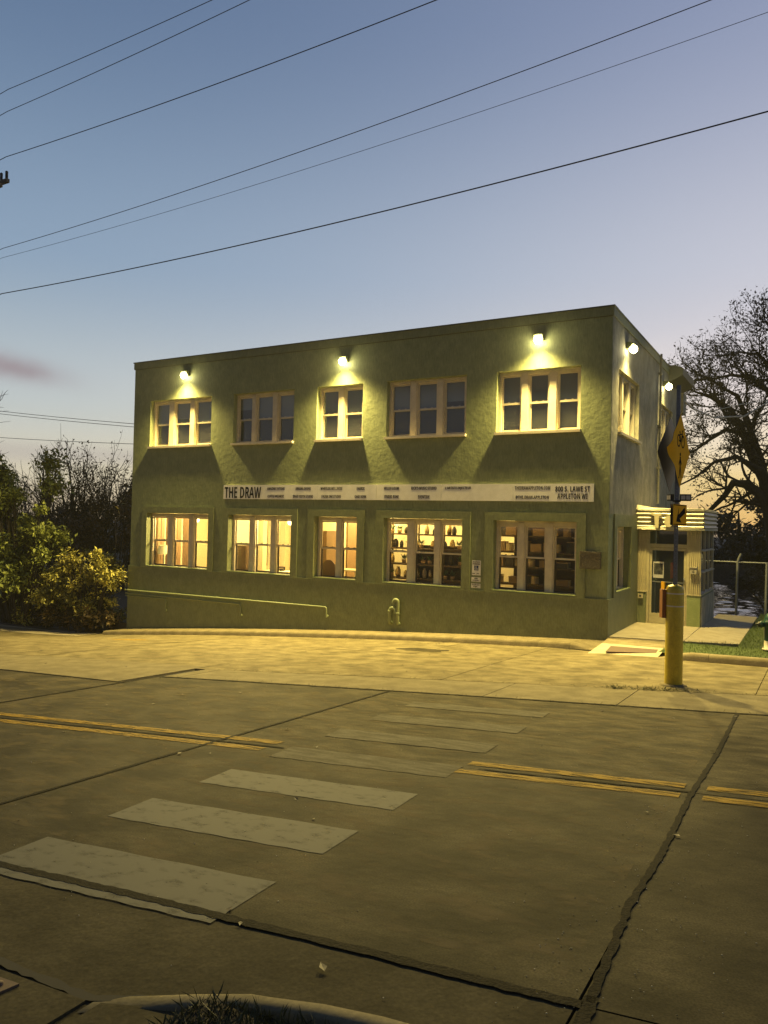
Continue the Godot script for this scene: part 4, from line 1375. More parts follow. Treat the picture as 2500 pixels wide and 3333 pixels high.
	for q in runs:
		var p := thing("pipe_rail", q[0], "pipe", Vector3(-15.2, 0, 0.0), 0.0, "pipe rails along the base of the facade")
		st = mb()
		var ex: float = q[2] + 15.2
		var r := 0.025
		tube(st, [Vector3(0, q[1], q[5]), Vector3(ex - 0.06, q[3], q[5]), Vector3(ex - 0.02, q[3] - 0.012, q[5]), Vector3(ex, q[3] - 0.06, q[5]), Vector3(ex, q[4], q[5])], r, 10)
		build(st, "pipe", M.pipe_green, p)
		st = mb()
		tube(st, [Vector3(ex, q[4] + 0.03, 0.036), Vector3(ex, q[4] + 0.03, q[5])], 0.018, 8)
		lathe(st, [Vector2(0, 0), Vector2(0.04, 0), Vector2(0.04, 0.008), Vector2(0, 0.009)], 12, Transform3D(Basis(Vector3.RIGHT, HALF), Vector3(ex, q[4] + 0.03, 0.037)))
		build(st, "bracket", M.pipe_green, p)
		st = mb()
		var xb := ex * 0.5
		tube(st, [Vector3(xb, lerpf(q[1], q[3], 0.5), 0.037), Vector3(xb, lerpf(q[1], q[3], 0.5), q[5])], 0.015, 8)
		lathe(st, [Vector2(0.03, -0.04), Vector2(0.033, 0.0), Vector2(0.03, 0.04)], 10, Transform3D(Basis(Vector3.FORWARD, HALF), Vector3(xb, lerpf(q[1], q[3], 0.5), q[5])))
		build(st, "coupling", M.pipe_green, p)
	# two hooked vent pipes
	var arc := func(x0: float, x1: float, y: float, z: float) -> Array:
		var a := []
		for i in 9:
			a.append(Vector3(lerpf(x0, x1, 0.5 - 0.5 * cos(PI * i / 8)), y + absf(x1 - x0) / 2 * sin(PI * i / 8), z))
		return a
	var v1 := thing("vent_pipe", "taller of two hooked green vent pipes below the fourth window", "pipe", Vector3(-5.20, -0.06, 0.115))
	st = mb()
	tube(st, [Vector3(0, -0.03, -0.075), Vector3(0, -0.03, -0.02), Vector3(0, 0.0, 0), Vector3(0, 0.50, 0)] + arc.call(0.0, -0.13, 0.52, 0.0) + [Vector3(-0.13, 0.49, 0)], 0.042, 12)
	build(st, "pipe", M.pipe_green, v1)
	st = mb()
	lathe(st, [Vector2(0.044, 0.20), Vector2(0.054, 0.21), Vector2(0.054, 0.26), Vector2(0.044, 0.27)], 12)
	build(st, "collar", M.pipe_green, v1)
	var v2 := thing("vent_pipe", "shorter hooked green vent pipe, left of the taller one", "pipe", Vector3(-5.43, -0.05, 0.12))
	st = mb()
	tube(st, [Vector3(0, -0.02, -0.08), Vector3(0, -0.02, -0.02), Vector3(0, 0.01, 0), Vector3(0, 0.27, 0)] + arc.call(0.0, 0.16, 0.28, 0.0) + [Vector3(0.16, 0.23, 0)], 0.044, 12)
	build(st, "pipe", M.pipe_green, v2)
	st = mb()
	lathe(st, [Vector2(0.046, 0.24), Vector2(0.055, 0.25), Vector2(0.055, 0.29), Vector2(0.046, 0.30)], 12)
	build(st, "collar", M.pipe_green, v2)

# ---------------------------------------------------------------- street furniture
func street_things() -> void:
	var base := on(2.19, 5.06)
	var c := thing("bollard", "yellow round-topped bollard at the edge of the driveway", "bollard", base)
	var st := mb()
	lathe(st, [Vector2(0, 0.0), Vector2(0.122, 0.0), Vector2(0.125, 0.03), Vector2(0.125, 1.40), Vector2(0.118, 1.445), Vector2(0.095, 1.472), Vector2(0.05, 1.487), Vector2(0, 1.49)], 32)
	build(st, "sleeve", M.yellow, c)
	for y in [1.165, 1.35]:
		st = mb()
		lathe(st, [Vector2(0.1255, y), Vector2(0.127, y + 0.003), Vector2(0.127, y + 0.015), Vector2(0.1255, y + 0.018)], 32)
		build(st, "reflective_band", M.band, c)
	st = mb()
	lathe(st, [Vector2(0.21, -0.06), Vector2(0.19, 0.015), Vector2(0.15, 0.03), Vector2(0.126, 0.03)], 20)
	build(st, "footing", M.kerb, c)
	# the crossing sign: perforated post, two diamonds, flashing beacon, arrow plates
	var s := thing("crossing_sign", "steel post with yellow bicycle and pedestrian crossing sign above the bollard", "sign", Vector3(base.x + 0.0, base.y + 1.49, base.z + 0.01))
	st = mb()
	var ph := 2.95
	for k in 4:
		var holes := []
		for i in 58:
			holes.append([-0.006, 0.006, 0.03 + i * 0.05, 0.042 + i * 0.05])
		wall(st, -0.028, 0.028, 0.0, ph, 0.026, 0.028, holes, Transform3D(Basis(Vector3.UP, k * HALF + 0.1), Vector3.ZERO))
	build(st, "post", M.galv, s)
	# diamonds: local u along the sign, v up
	var face := Basis(Vector3.UP, HALF - 0.10)   # local x runs back from the camera's side, z is the face's normal
	var ctr := Vector3(0.034, 1.98, 0.0)
	st = mb()
	var hd := 0.555
	var bend := func(u: float, v: float, off: float) -> Vector3:
		var w := off
		if u < -0.20:
			var k := -0.20 - u
			w -= k * k * 0.35
			w += 0.022 * sin(v * 16.0) * minf(1.0, k * 5.0)
		return ctr + face * Vector3(u, v, w)
	var n := 16
	for i in n:
		for j in n:
			var pt := func(a: int, b: int, off: float) -> Vector3:
				var p := float(a) / n - 0.5
				var q := float(b) / n - 0.5
				return bend.call((p + q) * hd, (q - p) * hd, off)
			quad(st, pt.call(i, j, 0.003), pt.call(i, j + 1, 0.003), pt.call(i + 1, j + 1, 0.003), pt.call(i + 1, j, 0.003), 0) if false else quad(st, pt.call(i + 1, j, 0.003), pt.call(i + 1, j + 1, 0.003), pt.call(i, j + 1, 0.003), pt.call(i, j, 0.003), 0)
	var wsn := build(st, "warning_sign", M.sign_yellow, s)
	wsn.set_meta("label", "bent yellow diamond with bicycle over walking figure")
	st = mb()
	for i in n:
		for j in n:
			var pt := func(a: int, b: int) -> Vector3:
				var p := float(a) / n - 0.5
				var q := float(b) / n - 0.5
				return bend.call((p + q) * hd, (q - p) * hd, -0.001)
			quad(st, pt.call(i, j), pt.call(i, j + 1), pt.call(i + 1, j + 1), pt.call(i + 1, j), 0)
	build(st, "sign_back", M.bronze, wsn)
	# symbols: small bars laid on the face
	var ft := Transform3D(face, ctr)
	st = mb()
	var ring := func(st: SurfaceTool, cx: float, cy: float, r: float, w: float) -> void:
		for k in 20:
			var a := TAU * k / 20
			var b := TAU * (k + 1) / 20
			prism(st, PackedVector2Array([Vector2(cx + cos(a) * r, cy + sin(a) * r), Vector2(cx + cos(b) * r, cy + sin(b) * r), Vector2(cx + cos(b) * (r - w), cy + sin(b) * (r - w)), Vector2(cx + cos(a) * (r - w), cy + sin(a) * (r - w))]), 0.0045, 0.006, ft)
	var bar := func(st: SurfaceTool, a: Vector2, b: Vector2, w: float, w2 := -1.0) -> void:
		var d := (b - a).normalized().orthogonal()
		var e := w if w2 < 0 else w2
		prism(st, PackedVector2Array([a + d * w / 2, b + d * e / 2, b - d * e / 2, a - d * w / 2]), 0.0045, 0.006, ft)
	ring.call(st, -0.10, 0.14, 0.095, 0.022)
	ring.call(st, 0.13, 0.14, 0.095, 0.022)
	for q in [[-0.10, 0.14, -0.04, 0.24], [-0.04, 0.24, 0.09, 0.25], [0.02, 0.14, 0.09, 0.25], [-0.05, 0.25, 0.02, 0.14], [0.13, 0.14, 0.08, 0.29], [0.08, 0.29, 0.13, 0.31], [-0.07, 0.27, -0.02, 0.27], [-0.10, 0.14, 0.02, 0.14]]:
		bar.call(st, Vector2(q[0], q[1]), Vector2(q[2], q[3]), 0.02)
	build(st, "bicycle_symbol", M.ink, wsn)
	st = mb()
	ring.call(st, 0.0, -0.055, 0.028, 0.0279)
	bar.call(st, Vector2(0.0, -0.09), Vector2(0.0, -0.24), 0.05, 0.045)
	bar.call(st, Vector2(0.0, -0.22), Vector2(-0.055, -0.40), 0.035, 0.024)
	bar.call(st, Vector2(0.0, -0.22), Vector2(0.06, -0.40), 0.035, 0.024)
	bar.call(st, Vector2(0.0, -0.11), Vector2(-0.075, -0.21), 0.024)
	bar.call(st, Vector2(0.0, -0.11), Vector2(0.07, -0.20), 0.024)
	bar.call(st, Vector2(-0.055, -0.40), Vector2(-0.085, -0.405), 0.022)
	build(st, "pedestrian_symbol", M.ink, wsn)
	# the second diamond, seen from behind
	st = mb()
	var back := Transform3D(Basis(Vector3.UP, -HALF - 0.16), Vector3(-0.105, 1.93, 0.0))
	var dia := PackedVector2Array([Vector2(0, -hd), Vector2(hd - 0.05, -0.05), Vector2(hd - 0.02, 0), Vector2(hd - 0.05, 0.05), Vector2(0, hd), Vector2(-hd, 0)])
	prism(st, dia, -0.003, 0.003, back)
	var b2 := build(st, "rear_sign", M.bronze, s)
	b2.set_meta("label", "dark back of a second diamond sign")
	# flashing beacon bars
	for q in [[-0.13, -0.045, -0.02, 0.02, -0.6], [0.045, 0.20, -0.02, 0.02, 0.25]]:
		st = mb()
		var bt := Transform3D(Basis(Vector3.UP, q[4]), Vector3((q[0] + q[1]) / 2, 1.285, 0.0))
		var hw: float = (q[1] - q[0]) / 2
		bevel_box(st, Vector3(-hw, -0.05, -0.035), Vector3(hw, 0.05, 0.035), 0.008, bt)
		var bc := build(st, "beacon", M.black, s)
		for k in 2:
			st = mb()
			box(st, Vector3(-hw * 0.85 + k * hw * 0.9, -0.03, 0.0355), Vector3(-hw * 0.1 + k * hw * 0.9, 0.03, 0.04), bt)
			build(st, "amber_lens", M.band, bc)
	st = mb()
	box(st, Vector3(-0.05, 1.22, -0.05), Vector3(0.05, 1.245, 0.05))
	build(st, "beacon_bracket", M.black, s)
	# arrow plates
	var at := Transform3D(Basis(Vector3.UP, HALF - 0.16), Vector3(0.045, 1.03, -0.02))
	st = mb()
	box(st, Vector3(-0.30, -0.155, -0.003), Vector3(0.30, 0.155, 0.003), at)
	var ap := build(st, "arrow_plate", M.sign_yellow, s)
	st = mb()
	for q in [[-0.29, 0.29, 0.135, 0.147], [-0.29, 0.29, -0.147, -0.135]]:
		box(st, Vector3(q[0], q[2], 0.0035), Vector3(q[1], q[3], 0.005), at)
	prism(st, PackedVector2Array([Vector2(0.20, 0.115), Vector2(0.235, 0.03), Vector2(-0.02, -0.055), Vector2(0.06, -0.115), Vector2(-0.17, -0.10), Vector2(-0.06, 0.105), Vector2(-0.075, 0.0)]), 0.0035, 0.005, at)
	build(st, "arrow", M.ink, ap)
	st = mb()
	box(st, Vector3(-0.30, -0.155, -0.003), Vector3(0.30, 0.155, 0.003), Transform3D(Basis(Vector3.UP, -HALF + 0.05), Vector3(-0.05, 1.03, 0.0)))
	build(st, "rear_plate", M.black, s)
	# push button on the bollard's left
	var pb := thing("push_button_panel", "narrow orange and brown push-button panel left of the yellow bollard", "push button", Vector3(base.x - 0.165, base.y + 0.99, base.z + 0.02), HALF + 0.55)
	st = mb()
	bevel_box(st, Vector3(-0.06, 0.0, -0.03), Vector3(0.06, 0.42, 0.03), 0.008)
	build(st, "box", M.orange, pb)
	st = mb()
	box(st, Vector3(-0.062, 0.425, -0.008), Vector3(0.062, 0.53, 0.008))
	build(st, "top_plate", M.sign_yellow, pb)
	st = mb()
	lathe(st, [Vector2(0.0, 0.0), Vector2(0.03, 0.0), Vector2(0.026, 0.02), Vector2(0, 0.024)], 14, Transform3D(Basis(Vector3.RIGHT, HALF), Vector3(0, 0.12, 0.0305)))
	build(st, "button", M.galv, pb)
	# hydrant at the frame's right edge
	var h := thing("fire_hydrant", "dark green fire hydrant with pale base on the grass", "fire hydrant", Vector3(3.22, 0.085, -0.1), 0.35)
	st = mb()
	lathe(st, [Vector2(0, 0.03), Vector2(0.155, 0.03), Vector2(0.155, 0.06), Vector2(0.12, 0.075), Vector2(0.12, 0.22)], 20)
	build(st, "base", M.band, h)
	st = mb()
	lathe(st, [Vector2(0.121, 0.22), Vector2(0.125, 0.25), Vector2(0.128, 0.55), Vector2(0.15, 0.57), Vector2(0.15, 0.60), Vector2(0.125, 0.62), Vector2(0.12, 0.66), Vector2(0.09, 0.74), Vector2(0.045, 0.78), Vector2(0, 0.785)], 24)
	build(st, "barrel", M.hydrant, h)
	st = mb()
	lathe(st, [Vector2(0.03, 0.78), Vector2(0.03, 0.83), Vector2(0, 0.83)], 5, Transform3D(), -1)
	build(st, "operating_nut", M.hydrant, h)
	for q in [[PI, 0.055], [0.0, 0.055], [-HALF, 0.08]]:
		var nt := Transform3D(Basis(Vector3.UP, q[0]) * Basis(Vector3.FORWARD, HALF), Vector3(0, 0.48 if q[1] > 0.06 else 0.54, 0))
		st = mb()
		lathe(st, [Vector2(q[1], 0.10), Vector2(q[1], 0.17), Vector2(q[1] + 0.012, 0.175), Vector2(q[1] + 0.012, 0.20), Vector2(q[1], 0.21)], 16, nt)
		var nz := build(st, "outlet", M.hydrant, h)
		st = mb()
		lathe(st, [Vector2(q[1], 0.211), Vector2(q[1] * 0.95, 0.24), Vector2(0.02, 0.25), Vector2(0.02, 0.285), Vector2(0, 0.285)], 16, nt)
		build(st, "cap", M.black, nz)
	for k in 6:
		st = mb()
		var a := TAU * k / 6
		lathe(st, [Vector2(0.014, 0.06), Vector2(0.014, 0.085), Vector2(0, 0.085)], 6, Transform3D(Basis(), Vector3(cos(a) * 0.138, 0, sin(a) * 0.138)), -1)
		build(st, "bolt", M.band, h)
	# pale lamp post beyond the hydrant, cut by the frame
	var lp := thing("lamp_post", "pale cream lamp post with rounded top and flared collar behind the hydrant", "lamp post", Vector3(3.55, 0.09, -1.6))
	st = mb()
	lathe(st, [Vector2(0.10, 0.0), Vector2(0.10, 0.1), Vector2(0.05, 0.14), Vector2(0.045, 1.42), Vector2(0.09, 1.46), Vector2(0.14, 1.66), Vector2(0.10, 1.66)], 20)
	build(st, "column", M.cream, lp)
	st = mb()
	lathe(st, [Vector2(0.10, 1.665), Vector2(0.24, 1.67), Vector2(0.23, 1.70), Vector2(0.12, 1.77), Vector2(0.05, 1.79), Vector2(0.05, 1.98)], 24)
	build(st, "collar", M.cream, lp)
	st = mb()
	lathe(st, [Vector2(0.05, 1.98), Vector2(0.12, 2.05), Vector2(0.19, 2.20), Vector2(0.20, 2.28), Vector2(0.16, 2.36), Vector2(0.08, 2.40), Vector2(0, 2.41)], 24)
	build(st, "globe", M.cream, lp)
	var cr := thing("slatted_crate", "brown slatted crate on a stand behind the hydrant", "crate", Vector3(3.62, 0.09, -2.2))
	for k in 5:
		st = mb()
		box(st, Vector3(-0.2, 0.88 + k * 0.035, -0.15), Vector3(0.2, 0.907 + k * 0.035, 0.15))
		build(st, "slat", M.timber, cr)
	for q in [[-0.17, -0.12], [0.17, -0.12], [-0.17, 0.12], [0.17, 0.12]]:
		st = mb()
		box(st, Vector3(q[0] - 0.02, 0, q[1] - 0.02), Vector3(q[0] + 0.02, 0.879, q[1] + 0.02))
		build(st, "leg", M.timber, cr)

func fence_and_right() -> void:
	var f := thing("chain_link_fence", "galvanised chain-link fence with top rail between the walk and the water", "fence", Vector3(0, 0, -7.6))
	var x0 := 0.4
	var x1 := 9.0
	var y0 := -0.05
	var y1 := 1.56
	var st := mb()
	tube(st, [Vector3(x0, y1, 0), Vector3(x1, y1 + 0.02, 0)], 0.022, 8)
	build(st, "top_rail", M.galv, f)
	for x in [0.42, 1.95, 2.72, 5.2, 7.7]:
		st = mb()
		tube(st, [Vector3(x, -0.4, 0.03), Vector3(x + 0.02, y1 + 0.02, 0.03)] + ([Vector3(x + 0.05, y1 + 0.12, 0.03), Vector3(x + 0.11, y1 + 0.25, 0.03)] if x < 2.0 else []), 0.035, 10)
		build(st, "post", M.galv, f)
	st = mb()
	var step := 0.085
	for dirn in [1.0, -1.0]:
		var k := x0 - (y1 - y0)
		while k < x1 + (y1 - y0):
			var a := Vector2(k, y0)
			var b := Vector2(k + (y1 - y0), y1)
			if dirn < 0:
				a = Vector2(k + (y1 - y0), y0)
				b = Vector2(k, y1)
			var lo := clampf((x0 - a.x) / (b.x - a.x), 0.0, 1.0)
			var hi := clampf((x1 - a.x) / (b.x - a.x), 0.0, 1.0)
			if lo > hi:
				var s := lo
				lo = hi
				hi = s
			if hi - lo > 0.01:
				var p := a.lerp(b, lo)
				var q := a.lerp(b, hi)
				tube(st, [Vector3(p.x, p.y, dirn * 0.003), Vector3(q.x, q.y, dirn * 0.003)], 0.0019, 3, false)
			k += step
	build(st, "chain_link_mesh", M.bronze, f).set_meta("kind", "stuff")

# ---------------------------------------------------------------- overhead wires
func sag_line(a: Vector3, b: Vector3, sag: float, n := 24) -> Array:
	var o := []
	for i in n + 1:
		var t := float(i) / n
		o.append(a.lerp(b, t) - Vector3(0, sag * 4 * t * (1 - t), 0))
	return o

func wires() -> void:
	var z := 0.8
	var spec := [["topmost overhead power wire at upper left", -21.6, 17.53, -11.5, 17.55, 0.011], ["second overhead power wire from the top left", -21.5, 16.73, -10.1, 17.08, 0.011], ["power wire leaving the insulator at the left edge", -21.05, 15.11, -4.17, 15.14, 0.013], ["fourth overhead wire, crossing above the building", -21.3, 11.85, 2.0, 13.11, 0.010], ["thinnest overhead wire, just under the fourth one", -21.3, 11.52, 3.0, 12.53, 0.006], ["lowest and thickest overhead cable above the roof", -21.2, 10.24, 3.05, 10.59, 0.016]]
	for s in spec:
		var a := Vector3(s[1], s[2], z)
		var b := Vector3(s[3], s[4], z)
		var d := (b - a) / (b.x - a.x)
		var e := a + d * 46.0
		var st := mb()
		# a shallow curve through both given points
		var pts := []
		for i in 41:
			var t := i / 40.0
			var x := -21.1 + 46.0 * t
			var y: float = a.y + d.y * (x - a.x) + 0.0016 * (x - a.x) * (x - b.x)
			pts.append(Vector3(x, y, z))
		tube(st, pts, s[5], 5)
		tag(build(st, "overhead_wire", M.wire), s[0], "wire", "overhead wires")
		# the span to the left of the pole
		st = mb()
		var l: Vector3 = pts[0]
		tube(st, sag_line(l, l + Vector3(-34, -1.6, 0.5), 0.6), s[5], 5)
		tag(build(st, "overhead_wire", M.wire), s[0] + ", its span beyond the pole", "wire", "overhead wires")
	var p := thing("utility_pole", "wooden utility pole with crossarm and insulators at the left edge", "utility pole", Vector3(-21.9, lift(-21.9, 0.8) - 0.3, 0.8))
	var top := 18.6
	var st := mb()
	tube(st, [Vector3(0, 0, 0), Vector3(0, 8, 0), Vector3(0, top, 0)], [0.17, 0.15, 0.12], 12)
	build(st, "pole", M.timber, p)
	for y in [16.05, 15.86]:
		st = mb()
		box(st, Vector3(-0.9, y - 0.07, -0.06 if y > 16.0 else 0.1), Vector3(0.95 if y > 16.0 else 0.80, y + 0.06, 0.06 if y > 16.0 else 0.2))
		build(st, "crossarm", M.timber, p)
	for x in [0.86, 0.55, -0.8]:
		st = mb()
		var q := [Vector2(0.012, 16.11), Vector2(0.02, 16.14)]
		for k in 5:
			q.append_array([Vector2(0.05, 16.15 + k * 0.05), Vector2(0.05, 16.18 + k * 0.05), Vector2(0.03, 16.19 + k * 0.05)])
		q.append(Vector2(0.0, 16.42))
		lathe(st, q, 12, Transform3D(Basis(), Vector3(x, 0, 0)))
		build(st, "insulator", M.black, p)
	# distant lines above the left trees and the cable to the right tree
	var far := [["pair of distant power lines above the left trees, upper one", Vector3(-66, 12.4, -25), Vector3(-40, 9.5, -25)], ["pair of distant power lines above the left trees, lower one", Vector3(-66, 12.15, -25), Vector3(-40, 9.25, -25)], ["faint distant line low over the left trees", Vector3(-66, 9.75, -25), Vector3(-40, 8.05, -25)]]
	for q in far:
		st = mb()
		tube(st, sag_line(q[1], q[2], 0.1, 6), 0.022, 4)
		tag(build(st, "distant_power_line", M.wire), q[0], "wire", "distant power lines")
	st = mb()
	var cable := [Vector3(0.1, 6.75, -9.6), Vector3(0.25, 6.62, -10.6), Vector3(0.75, 6.5, -12.2), Vector3(1.6, 6.7, -13.6), Vector3(2.6, 7.5, -14.6), Vector3(4.4, 9.4, -15.5)]
	tube(st, cable, 0.03, 8)
	tag(build(st, "service_cable", M.band), "pale slack cable running from the eave hood to the right tree", "cable")
	st = mb()
	tube(st, [Vector3(0.0, 6.2, -9.75), Vector3(1.6, 6.9, -12.0), Vector3(3.8, 7.6, -15.0)], 0.014, 6)
	tag(build(st, "service_cable", M.band), "thin straight cable below the pale slack one", "cable")

# ---------------------------------------------------------------- trees and shrubs
func leaf_mesh(w: float, l: float) -> ArrayMesh:
	var st := mb()
	var p := [Vector3(0, 0, 0), Vector3(w * 0.5, 0.02 * l, l * 0.4), Vector3(0, -0.1 * l, l), Vector3(-w * 0.5, 0.02 * l, l * 0.4), Vector3(0, -0.06 * l, l * 0.45)]
	tri(st, p[0], p[4], p[1]); tri(st, p[4], p[2], p[1]); tri(st, p[0], p[3], p[4]); tri(st, p[3], p[2], p[4])
	st.generate_normals()
	return st.commit()

func foliage(parent: Node, spots: PackedVector3Array, mesh: ArrayMesh, m: Material, lo: Color, hi: Color, smin: float, smax: float, called := "foliage") -> void:
	var mm := MultiMesh.new()
	mm.transform_format = MultiMesh.TRANSFORM_3D
	mm.use_colors = true
	mm.mesh = mesh
	mm.instance_count = spots.size()
	mesh.surface_set_material(0, m)
	for i in spots.size():
		var b := Basis.from_euler(Vector3(rng.randf_range(-1.1, 1.1), rng.randf() * TAU, rng.randf_range(-0.8, 0.8))).scaled(Vector3.ONE * rng.randf_range(smin, smax))
		mm.set_instance_transform(i, Transform3D(b, spots[i]))
		mm.set_instance_color(i, lo.lerp(hi, rng.randf()))
	var o := MultiMeshInstance3D.new()
	o.name = called
	o.multimesh = mm
	o.set_meta("kind", "stuff")
	parent.add_child(o, true)

var tips := PackedVector3Array()
func grow(st: SurfaceTool, p: Vector3, d: Vector3, l: float, r: float, depth: int, up := 0.1, wild := 0.5, kids := 3) -> void:
	var pts := [p]
	var rad := [r]
	var n := 4
	var dir := d
	for i in n:
		dir = (dir + Vector3(rng.randf_range(-wild, wild), rng.randf_range(-wild, wild) + up, rng.randf_range(-wild, wild)) * 0.35).normalized()
		pts.append(pts[-1] + dir * l / n)
		rad.append(lerpf(r, r * 0.55, (i + 1.0) / n))
	tube(st, pts, rad, 6 if r > 0.06 else 4 if r > 0.02 else 3, false)
	if depth <= 0:
		tips.append(pts[-1])
		tips.append(pts[2])
		return
	for k in kids:
		var f := rng.randf_range(0.35, 1.0) if k > 0 else 1.0
		var at: Vector3 = pts[mini(n, int(f * n))]
		var ax := Vector3(rng.randf_range(-1, 1), rng.randf_range(-0.6, 1), rng.randf_range(-1, 1)).normalized()
		var nd := (dir + ax * (0.75 if k > 0 else 0.3)).normalized()
		grow(st, at, nd, l * rng.randf_range(0.55, 0.82), r * (0.55 if k > 0 else 0.6), depth - 1, up, wild, kids)

func limb(st: SurfaceTool, pts: Array, r0: float, r1: float, depth: int, kids: int, z: float, l := 1.7) -> void:
	var q := []
	var rad := []
	var zz := z
	for i in pts.size():
		q.append(Vector3(pts[i].x, pts[i].y, zz + rng.randf_range(-0.25, 0.25)))
		rad.append(lerpf(r0, r1, float(i) / (pts.size() - 1)))
		zz += rng.randf_range(-0.35, 0.45)
	tube(st, q, rad, 8, false)
	for i in range(1, q.size()):
		for k in kids:
			var at: Vector3 = q[i - 1].lerp(q[i], rng.randf())
			var along: Vector3 = (q[i] - q[i - 1]).normalized()
			var ax := Vector3(rng.randf_range(-1, 0.7), rng.randf_range(-0.7, 1), rng.randf_range(-1, 1)).normalized()
			grow(st, at, (along * 0.5 + ax).normalized(), l * rng.randf_range(0.6, 1.1), maxf(0.03, rad[i] * 0.45), depth, 0.05, 0.75, 3)
	grow(st, q[-1], (q[-1] - q[-2]).normalized(), l, r1, depth, 0.05, 0.7, 3)

func shrub(called: String, label: String, category: String, at: Vector3, clumps: Array, leaves: int, mesh: ArrayMesh, m: Material, lo: Color, hi: Color, smin: float, smax: float, group := "") -> Node3D:
	var t := thing(called, label, category, at, 0.0, group)
	var st := mb()
	for c in clumps:
		var v: Vector3 = c[0]
		tube(st, [Vector3(v.x * 0.25, -0.2, v.z * 0.25), v * 0.55 + Vector3(rng.randf_range(-0.2, 0.2), 0, 0), v], [0.05, 0.035, 0.012], 5, false)
		for k in 4:
			var d := Vector3(rng.randf_range(-1, 1), rng.randf_range(-0.3, 1), rng.randf_range(-1, 1)).normalized()
			tube(st, [v * 0.8, v + d * c[1] * 0.9], [0.018, 0.006], 3, false)
	build(st, "stems", M.bark, t)
	var spots := PackedVector3Array()
	var total := 0.0
	for c in clumps: total += pow(c[1], 2.2)
	for c in clumps:
		var n := int(leaves * pow(c[1], 2.2) / total)
		for i in n:
			var d := Vector3(rng.randfn(), rng.randfn(), rng.randfn()).normalized()
			var rr: float = c[1] * pow(rng.randf(), 0.45) * (0.75 + 0.45 * sin(d.x * 5.0 + c[0].y * 3.0) * cos(d.y * 4.0 + c[0].x * 2.0))
			var p: Vector3 = c[0] + Vector3(d.x, d.y * 0.85, d.z) * rr
			if at.y + p.y > lift(at.x + p.x, at.z + p.z) - 0.1:
				spots.append(p)
	foliage(t, spots, mesh, m, lo, hi, smin, smax)
	return t

func clump_cloud(n: int, lo: Vector3, hi: Vector3, rmin: float, rmax: float) -> Array:
	var o := []
	for i in n:
		o.append([Vector3(rng.randf_range(lo.x, hi.x), rng.randf_range(lo.y, hi.y), rng.randf_range(lo.z, hi.z)), rng.randf_range(rmin, rmax)])
	return o

